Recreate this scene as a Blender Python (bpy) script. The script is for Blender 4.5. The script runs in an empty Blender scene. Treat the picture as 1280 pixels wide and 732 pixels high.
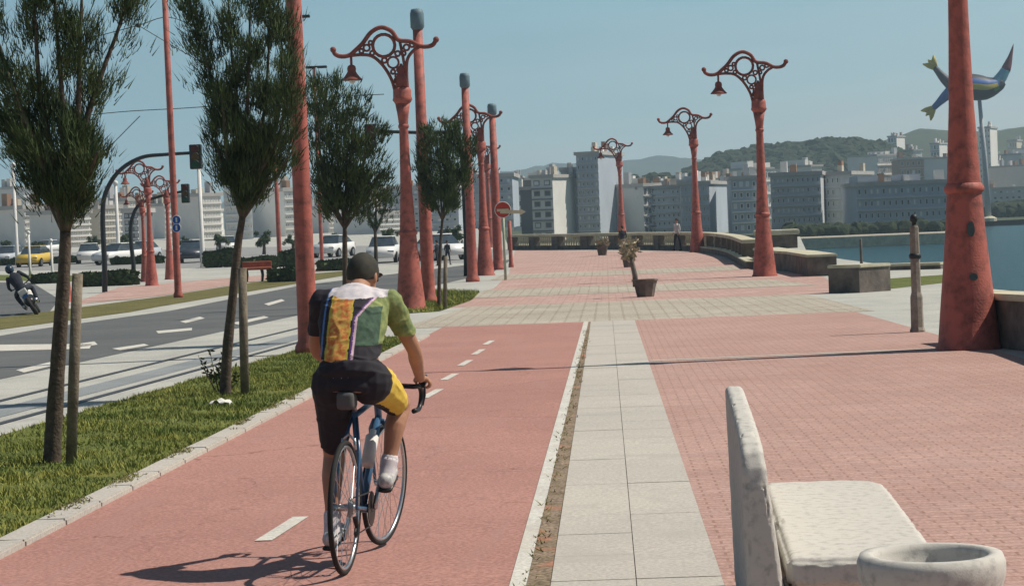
import bpy, bmesh, math, random
from mathutils import Vector, Matrix, noise
R = math.radians
random.seed(7)
sc = bpy.context.scene
col = sc.collection

# ------------------------------------------------------------------ camera
FP = 2800.0                                   # focal length in photo pixels (1280 wide)
CAMZ = 2.54
def HOR(px): return 259.4 - 0.04*(px-758)     # level horizon in the photo
def ray(px, py): return Vector((px-640.0, 366.0-py, FP))
U = ray(640, HOR(640)).cross(ray(1640, HOR(1640))).normalized()
if U.y < 0: U = -U
YD = ray(756.5, HOR(756.5)).normalized()
YD = (YD - U*YD.dot(U)).normalized()
XD = Vector((1, 0, 0)); XD = (XD - U*XD.dot(U) - YD*XD.dot(YD)).normalized()
def wdir(px, py):
    c = ray(px, py); return Vector((XD.dot(c), YD.dot(c), U.dot(c)))
CAM = Vector((0, 0, CAMZ))
def P(px, py, Y):
    d = wdir(px, py); return CAM + d*(Y/d.y)
KY, SL = 66.0, 0.89/66.0
def gz(y): return max(0.0, SL*(KY-y))
def G(px, py):
    d = wdir(px, py)
    t = -CAMZ/d.z if d.z < 0 else 1e9
    p = CAM + d*t
    if p.y < KY:
        t = (SL*KY-CAMZ)/(d.z+SL*d.y); p = CAM + d*t
    return Vector((p.x, p.y, gz(p.y)))

cd = bpy.data.cameras.new('camera'); cam = bpy.data.objects.new('camera', cd); col.objects.link(cam)
cd.sensor_width = 36; cd.sensor_fit = 'HORIZONTAL'; cd.lens = FP/1280*36
cd.clip_start = 0.1; cd.clip_end = 9000
m3 = Matrix(((XD.x, XD.y, -XD.z), (YD.x, YD.y, -YD.z), (U.x, U.y, -U.z)))
cam.matrix_world = Matrix.Translation(CAM) @ m3.to_4x4()
sc.camera = cam
sc.render.resolution_x = 1024; sc.render.resolution_y = 585

# ------------------------------------------------------------------ light
ELEV, AZ = R(53), R(80)                       # azimuth from +Y towards +X
w = bpy.data.worlds.new('World'); sc.world = w; w.use_nodes = True
nt = w.node_tree; N = nt.nodes; L = nt.links; N.clear()
out = N.new('ShaderNodeOutputWorld'); bg = N.new('ShaderNodeBackground'); bg.inputs[1].default_value = 0.09
sky = N.new('ShaderNodeTexSky'); sky.sky_type = 'NISHITA'; sky.sun_disc = False
sky.sun_elevation = ELEV; sky.sun_rotation = AZ; sky.air_density = 1.0; sky.dust_density = 1.2; sky.ozone_density = 1.0
tc = N.new('ShaderNodeTexCoord'); sep = N.new('ShaderNodeSeparateXYZ'); L.new(tc.outputs['Generated'], sep.inputs[0])
# thin haze veil low in the sky, bluer higher up and to the left
ma = N.new('ShaderNodeMath'); ma.operation = 'MULTIPLY_ADD'; ma.inputs[1].default_value = -0.16; L.new(sep.outputs['X'], ma.inputs[0]); L.new(sep.outputs['Z'], ma.inputs[2])
# sky behind the camera darkened to a deeper blue, to cut fill light
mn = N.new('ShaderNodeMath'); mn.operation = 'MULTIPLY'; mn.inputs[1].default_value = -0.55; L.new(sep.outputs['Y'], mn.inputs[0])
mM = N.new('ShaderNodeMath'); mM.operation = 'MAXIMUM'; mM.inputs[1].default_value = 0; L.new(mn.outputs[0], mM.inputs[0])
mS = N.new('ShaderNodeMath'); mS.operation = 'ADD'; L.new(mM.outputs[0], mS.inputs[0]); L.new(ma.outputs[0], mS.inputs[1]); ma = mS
mp = N.new('ShaderNodeMapping'); mp.inputs['Scale'].default_value = (6, 6, 34); L.new(tc.outputs['Generated'], mp.inputs[0])
no = N.new('ShaderNodeTexNoise'); no.inputs['Scale'].default_value = 2.2; no.inputs['Detail'].default_value = 6; L.new(mp.outputs[0], no.inputs[0])
mb = N.new('ShaderNodeMath'); mb.operation = 'MULTIPLY_ADD'; mb.inputs[1].default_value = 0.05; L.new(no.outputs[0], mb.inputs[0]); L.new(ma.outputs[0], mb.inputs[2])
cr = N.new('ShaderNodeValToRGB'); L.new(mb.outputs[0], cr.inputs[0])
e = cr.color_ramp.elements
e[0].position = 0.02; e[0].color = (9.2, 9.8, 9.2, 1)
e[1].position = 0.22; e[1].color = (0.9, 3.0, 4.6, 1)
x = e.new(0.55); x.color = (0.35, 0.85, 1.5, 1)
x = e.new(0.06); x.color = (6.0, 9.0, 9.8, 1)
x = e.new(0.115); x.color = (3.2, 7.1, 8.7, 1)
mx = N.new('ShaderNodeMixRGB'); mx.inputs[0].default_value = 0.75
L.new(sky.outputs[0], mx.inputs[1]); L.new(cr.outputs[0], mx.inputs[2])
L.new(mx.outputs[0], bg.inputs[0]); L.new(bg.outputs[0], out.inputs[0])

sd = bpy.data.lights.new('sun', 'SUN'); sun = bpy.data.objects.new('sun', sd); col.objects.link(sun)
sd.energy = 5.0; sd.angle = R(0.6); sd.color = (1, 0.92, 0.80)
sv = Vector((math.sin(AZ)*math.cos(ELEV), math.cos(AZ)*math.cos(ELEV), math.sin(ELEV)))
sun.rotation_euler = sv.to_track_quat('Z', 'Y').to_euler()
sc.view_settings.view_transform = 'Standard'; sc.view_settings.look = 'None'
sc.view_settings.exposure = 0.1; sc.view_settings.gamma = 1
sc.render.engine = 'CYCLES'

# ------------------------------------------------------------------ materials
MATS = {}
def mat(name, c, rough=0.85, c2=None, scale=4.0, bump=0.0, bscale=60.0, metal=0.0, spec=0.3, lo=0.35, hi=0.65, obj=True):
    if name in MATS: return MATS[name]
    m = bpy.data.materials.new(name); m.use_nodes = True; MATS[name] = m
    t = m.node_tree; n = t.nodes; b = n['Principled BSDF']
    b.inputs['Roughness'].default_value = rough; b.inputs['Metallic'].default_value = metal
    b.inputs['Specular IOR Level'].default_value = spec
    c2 = c2 or tuple(v*0.72 for v in c)
    co = n.new('ShaderNodeTexCoord'); src = co.outputs['Object'] if obj else co.outputs['Generated']
    a = n.new('ShaderNodeTexNoise'); a.inputs['Scale'].default_value = scale; a.inputs['Detail'].default_value = 8; a.inputs['Roughness'].default_value = 0.62
    t.links.new(src, a.inputs[0])
    r = n.new('ShaderNodeValToRGB'); r.color_ramp.elements[0].position = lo; r.color_ramp.elements[1].position = hi
    r.color_ramp.elements[0].color = (*c2, 1); r.color_ramp.elements[1].color = (*c, 1)
    t.links.new(a.outputs[0], r.inputs[0]); t.links.new(r.outputs[0], b.inputs['Base Color'])
    if bump:
        q = n.new('ShaderNodeTexNoise'); q.inputs['Scale'].default_value = bscale; q.inputs['Detail'].default_value = 6
        t.links.new(src, q.inputs[0]); k = n.new('ShaderNodeBump'); k.inputs['Strength'].default_value = bump; k.inputs['Distance'].default_value = 0.02
        t.links.new(q.outputs[0], k.inputs['Height']); t.links.new(k.outputs[0], b.inputs['Normal'])
    return m
def ground_mat(name, c, c2, fine=0.12, brick=None, joint=(0.3, 0.2, 0.17), bump=0.3, stain=(0.5, 0.5, 0.5), stain_amt=0.25, big=0.35, streak=False):
    m = bpy.data.materials.new(name); m.use_nodes = True; MATS[name] = m
    t = m.node_tree; n = t.nodes; lk = t.links; b = n['Principled BSDF']; b.inputs['Roughness'].default_value = 0.92
    b.inputs['Specular IOR Level'].default_value = 0.15
    co = n.new('ShaderNodeTexCoord'); src = co.outputs['Object']
    a = n.new('ShaderNodeTexNoise'); a.inputs['Scale'].default_value = big; a.inputs['Detail'].default_value = 10; a.inputs['Roughness'].default_value = 0.7
    lk.new(src, a.inputs[0])
    r = n.new('ShaderNodeValToRGB'); r.color_ramp.elements[0].position = .35; r.color_ramp.elements[1].position = .66
    r.color_ramp.elements[0].color = (*c2, 1); r.color_ramp.elements[1].color = (*c, 1); lk.new(a.outputs[0], r.inputs[0])
    cur = r.outputs[0]; height = None
    if brick:
        br = n.new('ShaderNodeTexBrick'); br.inputs['Scale'].default_value = 1.0; br.inputs['Brick Width'].default_value = brick[0]
        br.inputs['Row Height'].default_value = brick[1]; br.inputs['Mortar Size'].default_value = brick[2]; br.inputs['Mortar Smooth'].default_value = 0.4
        br.inputs['Color1'].default_value = (1, 1, 1, 1); br.inputs['Color2'].default_value = (0.86, 0.86, 0.86, 1); br.inputs['Mortar'].default_value = (*joint, 1)
        lk.new(src, br.inputs[0])
        mu = n.new('ShaderNodeMixRGB'); mu.blend_type = 'MULTIPLY'; mu.inputs[0].default_value = 1; lk.new(cur, mu.inputs[1]); lk.new(br.outputs[0], mu.inputs[2]); cur = mu.outputs[0]
    f = n.new('ShaderNodeTexNoise'); f.inputs['Scale'].default_value = 45; f.inputs['Detail'].default_value = 5; lk.new(src, f.inputs[0])
    fr = n.new('ShaderNodeValToRGB'); fr.color_ramp.elements[0].position = .3; fr.color_ramp.elements[1].position = .7
    fr.color_ramp.elements[0].color = (1-fine*2.4,)*3+(1,); fr.color_ramp.elements[1].color = (1+fine,)*3+(1,); lk.new(f.outputs[0], fr.inputs[0])
    mu = n.new('ShaderNodeMixRGB'); mu.blend_type = 'MULTIPLY'; mu.inputs[0].default_value = 1; lk.new(cur, mu.inputs[1]); lk.new(fr.outputs[0], mu.inputs[2]); cur = mu.outputs[0]
    # stains with a shape of their own
    s = n.new('ShaderNodeTexNoise'); s.inputs['Scale'].default_value = 1.7; s.inputs['Detail'].default_value = 9; s.inputs['Distortion'].default_value = 0.6; mpp = n.new('ShaderNodeMapping'); mpp.inputs['Scale'].default_value = (2.4, .22, 1) if streak else (1, 1, 1); lk.new(src, mpp.inputs[0]); lk.new(mpp.outputs[0], s.inputs[0])
    sr = n.new('ShaderNodeValToRGB'); sr.color_ramp.elements[0].position = .56; sr.color_ramp.elements[1].position = .68
    sr.color_ramp.elements[0].color = (0, 0, 0, 1); sr.color_ramp.elements[1].color = (stain_amt,)*3+(1,); lk.new(s.outputs[0], sr.inputs[0])
    mu = n.new('ShaderNodeMixRGB'); mu.blend_type = 'MIX'; lk.new(sr.outputs[0], mu.inputs[0]); lk.new(cur, mu.inputs[1]); mu.inputs[2].default_value = (*[c[i]*stain[i] for i in range(3)], 1)
    if streak:
        vo = n.new('ShaderNodeTexVoronoi'); vo.feature = 'DISTANCE_TO_EDGE'; vo.inputs['Scale'].default_value = .42
        dn = n.new('ShaderNodeTexNoise'); dn.inputs['Scale'].default_value = 2.5; dn.inputs['Detail'].default_value = 6; lk.new(src, dn.inputs[0])
        va = n.new('ShaderNodeVectorMath'); va.operation = 'MULTIPLY_ADD'; va.inputs[1].default_value = (.9, .9, 0); lk.new(dn.outputs['Color'], va.inputs[0]); lk.new(src, va.inputs[2]); lk.new(va.outputs[0], vo.inputs[0])
        cr2 = n.new('ShaderNodeValToRGB'); cr2.color_ramp.elements[0].position = .001; cr2.color_ramp.elements[1].position = .004
        cr2.color_ramp.elements[0].color = (.62, .58, .55, 1); cr2.color_ramp.elements[1].color = (1, 1, 1, 1); lk.new(vo.outputs['Distance'], cr2.inputs[0])
        m4 = n.new('ShaderNodeMixRGB'); m4.blend_type = 'MULTIPLY'; m4.inputs[0].default_value = 1; lk.new(mu.outputs[0], m4.inputs[1]); lk.new(cr2.outputs[0], m4.inputs[2]); mu = m4
    lk.new(mu.outputs[0], b.inputs['Base Color'])
    k = n.new('ShaderNodeBump'); k.inputs['Strength'].default_value = bump; k.inputs['Distance'].default_value = 0.006
    lk.new(f.outputs[0], k.inputs['Height']); lk.new(k.outputs[0], b.inputs['Normal'])
    return m
red = mat('red_paint', (0.44, 0.125, 0.095), 0.6, (0.22, 0.075, 0.06), 5.5, 0.35, 40, lo=.34, hi=.56)
red2 = mat('dark_red_paint', (0.32, 0.085, 0.065), 0.8, (0.17, 0.06, 0.045), 6)
cap_m = mat('blue_grey_metal', (0.16, 0.24, 0.28), 0.6)
dark = mat('dark_metal', (0.03, 0.035, 0.04), 0.5)
bark = mat('bark', (0.13, 0.10, 0.075), 0.95, (0.06, 0.048, 0.038), 14, 0.6, 40)
stake_m = mat('stake_wood', (0.22, 0.19, 0.14), 0.9, (0.12, 0.10, 0.075), 9, 0.5, 40)
leafm = mat('needles', (0.085, 0.125, 0.04), 0.8, (0.028, 0.048, 0.02), 4)
leaf2 = mat('shrub_leaves', (0.07, 0.10, 0.035), 0.8, (0.03, 0.05, 0.02), 3)
drym = mat('dry_leaves', (0.55, 0.47, 0.36), 0.9, (0.20, 0.19, 0.09), 9)
concm = mat('white_concrete', (0.53, 0.505, 0.46), 0.95, (0.36, 0.345, 0.32), 22, 0.12, 200, lo=.3, hi=.5)
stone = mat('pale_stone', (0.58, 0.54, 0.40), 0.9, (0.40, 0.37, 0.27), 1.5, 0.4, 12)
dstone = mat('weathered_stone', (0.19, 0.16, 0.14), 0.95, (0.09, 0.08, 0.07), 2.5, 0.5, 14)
white = mat('white_paint', (0.74, 0.73, 0.70), 0.6, (0.62, 0.61, 0.58), 2)
glass = mat('window_glass', (0.05, 0.07, 0.09), 0.12, (0.03, 0.04, 0.05), 2, spec=0.6)
rubber = mat('rubber', (0.02, 0.02, 0.02), 0.8)
chrome = mat('silver_metal', (0.55, 0.56, 0.58), 0.3, metal=0.9)
soil = mat('soil', (0.10, 0.075, 0.05), 1)

# ------------------------------------------------------------------ mesh helpers
def tag(o, label=None, cat=None, group=None, kind=None):
    if label: o['label'] = label
    if cat: o['category'] = cat
    if group: o['group'] = group
    if kind: o['kind'] = kind
    return o
def obj(name, bm, m, parent=None, smooth=False):
    me = bpy.data.meshes.new(name); bm.normal_update(); bm.to_mesh(me); bm.free()
    for q in (m if isinstance(m, (list, tuple)) else [m]): me.materials.append(q)
    if smooth:
        for p in me.polygons: p.use_smooth = True
    o = bpy.data.objects.new(name, me); col.objects.link(o)
    if parent: o.parent = parent
    return o
def empty(name, loc=(0, 0, 0), rz=0, label=None, cat=None, group=None):
    o = bpy.data.objects.new(name, None); col.objects.link(o); o.location = loc; o.rotation_euler = (0, 0, rz)
    o.empty_display_size = 0.2
    return tag(o, label, cat, group)
def B(): return bmesh.new()
def box(bm, x0, x1, y0, y1, z0, z1, bev=0.0, M=None):
    v = [bm.verts.new((x, y, z)) for x in (x0, x1) for y in (y0, y1) for z in (z0, z1)]
    f = [(0, 1, 3, 2), (4, 6, 7, 5), (0, 4, 5, 1), (2, 3, 7, 6), (0, 2, 6, 4), (1, 5, 7, 3)]
    fs = [bm.faces.new([v[i] for i in q]) for q in f]
    if bev:
        es = set(e for q in fs for e in q.edges)
        r = bmesh.ops.bevel(bm, geom=list(es), offset=bev, segments=2, affect='EDGES', profile=0.6)
        v = list(set(vv for q in r['faces'] for vv in q.verts) | set(vv for vv in v if vv.is_valid))
    if M is not None: bmesh.ops.transform(bm, matrix=M, verts=[q for q in v if q.is_valid])
    return v
def frames(pts):
    out = []; up = None
    for i in range(len(pts)):
        a = pts[max(i-1, 0)]; b = pts[min(i+1, len(pts)-1)]
        d = (b-a).normalized()
        if up is None:
            up = Vector((0, 1, 0)) if abs(d.y) < 0.9 else Vector((0, 0, 1))
        s = d.cross(up)
        if s.length < 1e-4: s = d.cross(Vector((1, 0, 0)))
        s.normalize(); up = s.cross(d).normalized()
        out.append((s, up))
    return out
def tube(bm, pts, rad, n=10, capped=True, sq=None):
    """swept tube; rad = number, list, or list of (rx, ry): rx along s, ry along up"""
    pts = [Vector(p) for p in pts]; fr = frames(pts); rings = []
    for i, p in enumerate(pts):
        r = rad[i] if isinstance(rad, (list, tuple)) else rad
        rx, ry = (r if isinstance(r, (list, tuple)) else (r, r))
        s, u = fr[i]
        rings.append([bm.verts.new(p + s*math.cos(2*math.pi*k/n)*rx + u*math.sin(2*math.pi*k/n)*ry) for k in range(n)])
    for a, b in zip(rings, rings[1:]):
        for k in range(n): bm.faces.new((a[k], a[(k+1) % n], b[(k+1) % n], b[k]))
    if capped:
        bm.faces.new(rings[0][::-1]); bm.faces.new(rings[-1])
def lathe(bm, prof, n=24, c=(0, 0, 0), cap=True):
    rings = []
    for r, z in prof:
        rings.append([bm.verts.new((c[0]+r*math.cos(2*math.pi*k/n), c[1]+r*math.sin(2*math.pi*k/n), c[2]+z)) for k in range(n)])
    for a, b in zip(rings, rings[1:]):
        for k in range(n): bm.faces.new((a[k], a[(k+1) % n], b[(k+1) % n], b[k]))
    if cap:
        bm.faces.new(rings[0][::-1]); bm.faces.new(rings[-1])
def torus(bm, c, Rr, r, axis='Y', n=20, m=6, M=None):
    vs = []
    for i in range(n):
        a = 2*math.pi*i/n; ring = []
        for j in range(m):
            b = 2*math.pi*j/m; q = Rr+r*math.cos(b); h = r*math.sin(b)
            if axis == 'Y': p = Vector((q*math.cos(a), h, q*math.sin(a)))
            elif axis == 'X': p = Vector((h, q*math.cos(a), q*math.sin(a)))
            else: p = Vector((q*math.cos(a), q*math.sin(a), h))
            p += Vector(c)
            if M is not None: p = M @ p
            ring.append(bm.verts.new(p))
        vs.append(ring)
    for i in range(n):
        a, b = vs[i], vs[(i+1) % n]
        for j in range(m): bm.faces.new((a[j], a[(j+1) % m], b[(j+1) % m], b[j]))
def spline(pts, k=6):
    pts = [Vector(p) for p in pts]; q = [pts[0]*2-pts[1]]+pts+[pts[-1]*2-pts[-2]]; o = []
    for i in range(1, len(q)-2):
        for j in range(k):
            t = j/k; a, b, c, d = q[i-1:i+3]
            o.append(0.5*((2*b)+(c-a)*t+(2*a-5*b+4*c-d)*t*t+(3*b-a-3*c+d)*t**3))
    o.append(pts[-1]); return o
def ball(bm, c, r, seg=12, sc_=(1, 1, 1)):
    M = Matrix.Translation(c) @ Matrix.Diagonal((r*sc_[0], r*sc_[1], r*sc_[2], 1))
    return bmesh.ops.create_uvsphere(bm, u_segments=seg, v_segments=max(6, seg*2//3), radius=1, matrix=M)['verts']
def remesh(bm, vox, smooth=2, name='tmp'):
    """fuse closed shells into one continuous surface, returns a bmesh"""
    me = bpy.data.meshes.new(name); bm.to_mesh(me); bm.free()
    o = bpy.data.objects.new(name, me); col.objects.link(o)
    md = o.modifiers.new('r', 'REMESH'); md.mode = 'VOXEL'; md.voxel_size = vox
    if smooth:
        s = o.modifiers.new('s', 'SMOOTH'); s.iterations = smooth; s.factor = 0.5
    dg = bpy.context.evaluated_depsgraph_get(); dg.update()
    b2 = bmesh.new(); b2.from_mesh(o.evaluated_get(dg).to_mesh())
    bpy.data.objects.remove(o); bpy.data.meshes.remove(me)
    return b2
def copy_tree(o, parent=None):
    c = o.copy(); col.objects.link(c)
    if parent: c.parent = parent
    for ch in list(o.children): copy_tree(ch, c)
    return c

# ------------------------------------------------------------------ ground sheets
def sheet(name, pts, layer, m, kind='structure', flat=None, parent=None):
    bm = B(); vs = [bm.verts.new((p[0], p[1], 0)) for p in pts]
    f = bm.faces.new(vs); bm.normal_update()
    if f.normal.z < 0: f.normal_flip()
    bmesh.ops.bisect_plane(bm, geom=bm.verts[:]+bm.edges[:]+bm.faces[:], plane_co=(0, KY, 0), plane_no=(0, 1, 0))
    bmesh.ops.triangulate(bm, faces=bm.faces[:])
    for v in bm.verts: v.co.z = (gz(v.co.y) if flat is None else flat) + layer*0.005
    o = obj(name, bm, m, parent); tag(o, kind=kind); return o
def gp(*pp): return [G(a, b) for a, b in pp]

pale_g = ground_mat('pale_concrete_ground', (0.52, 0.51, 0.46), (0.40, 0.40, 0.37), 0.14, None, stain_amt=.3)
asph = ground_mat('asphalt', (0.15, 0.155, 0.155), (0.11, 0.115, 0.12), 0.15, None, stain=(0.7, 0.7, 0.7), stain_amt=.3)
lane_m = ground_mat('red_cycle_asphalt', (0.46, 0.245, 0.205), (0.385, 0.20, 0.17), 0.15, None, stain=(0.8, 0.85, 0.9), stain_amt=.45, streak=True)
pave_m = ground_mat('red_brick_paving', (0.55, 0.36, 0.31), (0.47, 0.295, 0.25), 0.14, (0.22, 0.11, 0.010), joint=(0.66, 0.62, 0.60), stain=(0.78, 0.8, 0.85), stain_amt=.4)
plaza_m = ground_mat('pink_plaza_paving', (0.60, 0.41, 0.36), (0.50, 0.32, 0.275), 0.18, (0.4, 0.2, 0.02), joint=(0.7, 0.66, 0.64), stain=(1.0, 1.12, 1.15), stain_amt=.5)
band_m = ground_mat('pale_band_paving', (0.60, 0.55, 0.46), (0.48, 0.43, 0.36), 0.25, (0.6, 0.3, 0.03), joint=(0.6, 0.55, 0.5), stain=(0.75, 0.72, 0.7), stain_amt=.4)
slab_m = ground_mat('granite_slabs', (0.53, 0.49, 0.43), (0.45, 0.42, 0.38), 0.1, None, stain=(0.75, 0.76, 0.78), stain_amt=.55)
joint_m = ground_mat('weedy_joint', (0.36, 0.27, 0.20), (0.22, 0.17, 0.11), 0.3, None, stain=(1.3, 0.7, 0.6), stain_amt=.7, big=3)
line_m = ground_mat('road_paint', (0.66, 0.64, 0.58), (0.54, 0.52, 0.47), 0.12, None, stain=(0.75, 0.65, 0.6), stain_amt=.5, big=2)
grass_m = ground_mat('grass_soil', (0.19, 0.21, 0.05), (0.10, 0.13, 0.035), 0.35, None, stain=(1.2, 0.95, 0.8), stain_amt=.5, big=1.2)
dryg_m = ground_mat('dry_verge', (0.22, 0.19, 0.07), (0.13, 0.13, 0.045), 0.35, None, big=0.8)
rail_m = mat('rail_steel', (0.07, 0.07, 0.075), 0.5)

# land with the edge of the quay
edge = [(-900, -40), (14, -40), (14, 20)] + [tuple(G(a, b)[:2]) for a, b in ((1292, 437), (1236, 404), (1200, 345), (1185, 329), (1092, 329), (1010, 318))] + \
       [tuple(P(1000, 300, 156)[:2]), tuple(P(636, 300, 158)[:2]), (-20, 420), (-70, 900), (-900, 900)]
land = sheet('ground', edge, 0, pale_g)
bm = bmesh.new(); bm.from_mesh(land.data)
be = [e for e in bm.edges if e.is_boundary]; r = bmesh.ops.extrude_edge_only(bm, edges=be)
for v in r['geom']:
    if isinstance(v, bmesh.types.BMVert): v.co.z = -5.5
bm.to_mesh(land.data); bm.free()

sea_m = bpy.data.materials.new('sea_water'); sea_m.use_nodes = True
t = sea_m.node_tree; b = t.nodes['Principled BSDF']; b.inputs['Base Color'].default_value = (0.012, 0.045, 0.055, 1); b.inputs['Roughness'].default_value = 0.25
b.inputs['IOR'].default_value = 1.15; b.inputs['Specular IOR Level'].default_value = 0.35
co = t.nodes.new('ShaderNodeTexCoord'); wn = t.nodes.new('ShaderNodeTexNoise'); wn.inputs['Scale'].default_value = 0.9; wn.inputs['Detail'].default_value = 8
t.links.new(co.outputs['Object'], wn.inputs[0]); k = t.nodes.new('ShaderNodeBump'); k.inputs['Strength'].default_value = 1; k.inputs['Distance'].default_value = 0.5
t.links.new(wn.outputs[0], k.inputs['Height']); t.links.new(k.outputs[0], b.inputs['Normal'])
sheet('sea', [(-1500, -80), (1500, -80), (1500, 3400), (-1500, 3400)], 0, sea_m, flat=-4.0)
far = [tuple(P(600, 300, 330)[:2]), tuple(P(985, 300, 306)[:2]), tuple(P(1195, 300, 306)[:2]), tuple(P(1228, 300, 440)[:2]), (400, 440), (1400, 440), (1400, 3300), (-900, 3300), (-900, 905), (-60, 905)]
farland = ground_mat('far_land', (0.10, 0.11, 0.07), (0.06, 0.08, 0.04), 0.1, big=0.02)
o = sheet('far_shore', far, 0, farland, flat=-3.0)
sheet('breakwater', [tuple(P(975, 300, 300)[:2]), tuple(P(1196, 300, 300)[:2]), tuple(P(1196, 300, 316)[:2]), tuple(P(975, 300, 316)[:2])], 2, band_m, flat=-2.6)
bm = B(); a = P(975, 300, 299); c = P(1196, 300, 299); box(bm, a.x, c.x, 299, 316.5, -4.5, -2.61); tag(obj('quay', bm, stone), kind='structure')

# roads at the left
sheet('road', gp((-140, 502), (0, 474), (400, 388), (520, 362), (615, 341), (640, 324), (374, 357), (57, 410), (-140, 443)), 1, asph)
sheet('side_road', gp((-120, 352), (40, 353), (74, 374), (62, 390), (-120, 410)), 1, asph)
sheet('verge', gp((-140, 436), (0, 412), (200, 383), (380, 353), (450, 341), (450, 337), (380, 343), (200, 371), (0, 397), (-140, 418)), 2, dryg_m)
sheet('pavement', gp((80, 382), (150, 359), (400, 338), (450, 334), (380, 342), (200, 370)), 2, plaza_m)
sheet('far_lawn', gp((-60, 350), (100, 352), (172, 356), (172, 345), (-60, 343)), 2, grass_m)
sheet('parking_area', gp((-120, 341), (620, 328), (640, 314), (560, 306), (300, 309), (-120, 322)), 1, ground_mat('car_park', (0.34, .34, .33), (.24, .24, .24), .1))
dash = []
for pts in (((-20, 436), (0, 431), (115, 430), (112, 436), (0, 439), (-20, 442)), ((140, 436), (180, 430), (186, 432), (150, 438)), ((20, 463), (62, 453), (72, 456), (30, 466)),
            ((195, 414), (240, 410), (240, 413), (198, 417)), ((225, 402), (250, 396), (256, 398), (232, 404)), ((290, 404), (330, 395), (336, 397), (298, 406)),
            ((85, 432), (118, 427), (122, 431), (90, 436)), ((330, 380), (352, 374), (356, 376), (336, 382))):
    sheet('road_marking', gp(*pts), 2, line_m)
for (a, b_) in (((-60, 516), (520, 373)), ((-60, 546), (520, 388))):
    p, q = G(*a), G(*b_); d = (q-p).normalized(); s = Vector((d.y, -d.x, 0))*0.055
    sheet('tram_rail', [p-s, p+s, q+s, q-s], 2, rail_m)
sheet('tram_bed', gp((-90, 532), (520, 381), (520, 386), (-90, 545)), 1, ground_mat('tram_bed_mat', (0.30, 0.32, 0.33), (0.22, 0.24, 0.25), 0.1))

# cycle lane, slabs, paving.  X-positions at Y from two traced points on each line
def lineX(a, b_):
    p, q = G(*a), G(*b_)
    return lambda Y: p.x+(q.x-p.x)*(Y-p.y)/(q.y-p.y)
kerbR = lineX((0, 700), (390, 497)); kerbL = lineX((0, 682), (390, 488))
wl0 = lineX((637, 732), (729, 405)); wl1 = lineX((658, 732), (735, 405)); sl0 = lineX((688, 732), (738, 405)); sl1 = lineX((906, 732), (795, 405))
Y0, Y1 = 4.0, 44.5
YE = G(470, 425).y
sheet('cycle_lane', [(kerbR(Y0), Y0), (wl0(Y0), Y0), (wl0(Y1), Y1), (kerbR(Y1)-0.1, Y1)], 1, lane_m)
sheet('lane_edge_line', [(wl0(Y0), Y0), (wl1(Y0), Y0), (wl1(Y1), Y1), (wl0(Y1), Y1)], 2, line_m)
sheet('weedy_gutter', [(wl1(Y0), Y0), (sl0(Y0), Y0), (sl0(Y1), Y1), (wl1(Y1), Y1)], 1, joint_m)
redge = lineX((1178, 420), (1250, 440))
sheet('paving', [(sl1(Y0), Y0), (9, Y0), (9, 20), (redge(26), 26), (redge(Y1), Y1), (sl1(Y1), Y1)], 1, pave_m)
# slabs laid one by one with open joints, as one paved strip
bm = B(); y = Y0; i = 0
while y < Y1-0.2:
    ln = 0.84; ln = min(ln, Y1-y)
    for j in (0, 1):
        def xx(Y, u): return sl0(Y)+(sl1(Y)-sl0(Y))*u
        g = 0.0022
        u0, u1 = (0, 0.5) if j == 0 else (0.5, 1)
        ya, yb = y+g, y+ln-g
        dz = random.uniform(0.009, 0.012)
        v = [bm.verts.new((X, Y, gz(Y)+dz)) for X, Y in ((xx(ya, u0)+g, ya), (xx(ya, u1)-g, ya), (xx(yb, u1)-g, yb), (xx(yb, u0)+g, yb))]
        bm.faces.new(v)
    y += ln; i += 1
tag(obj('slab_path', bm, slab_m), kind='structure')
sheet('slab_bed', [(sl0(Y0), Y0), (sl1(Y0), Y0), (sl1(Y1), Y1), (sl0(Y1), Y1)], 1, ground_mat('slab_joint', (.26, .24, .2), (.18, .16, .13), .2))
# white lane dashes
for (a, c) in (((328, 677), (375, 647)), ((529, 498), (549, 487)), ((554, 475.5), (569, 467.5)), ((575, 457.5), (587, 450.5)), ((592, 443.5), (603, 437)), ((606, 431), (615, 426))):
    p, q = G(*a), G(*c); xm = (p.x+q.x)/2
    sheet('lane_dash', [(p.x-0.045, p.y), (p.x+0.055, p.y), (q.x+0.055, q.y), (q.x-0.045, q.y)], 2, line_m)
for Yd in (14.2,):
    pass
# cross bands and plaza
sheet('cross_band', [(G(480, 418).x, Y1), (redge(Y1)+.4, Y1), (redge(58)+.3, 58), (G(560, 396).x, 58)], 1, band_m)
pl = gp((600, 377), (618, 360), (636, 342), (644, 313), (880, 314), (945, 336), (1030, 346), (1062, 366))
pl = [p for p in pl]
sheet('plaza', [(-5.0, 58.0)] + [tuple(p[:2]) for p in pl[1:]] + [(redge(58)-.4, 58)], 1, plaza_m)
sheet('cross_band', [(-4.2, 66.5), (6.2, 66.5), (5.2, 73), (-4.0, 73)], 2, band_m)
sheet('cross_band', [(-4.4, 84), (5, 84), (5, 90), (-4.2, 90)], 2, band_m)
p = G(798, 452); q = G(1176, 438)
sheet('paving_strip', [(sl1(p.y)+.02, p.y-.12), (q.x, q.y+.3), (q.x, q.y+.48), (sl1(p.y)+.02, p.y+.12)], 2, slab_m)
sheet('lawn', gp((1100, 349), (1184, 343), (1184, 353), (1112, 361)), 1, grass_m)

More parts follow.
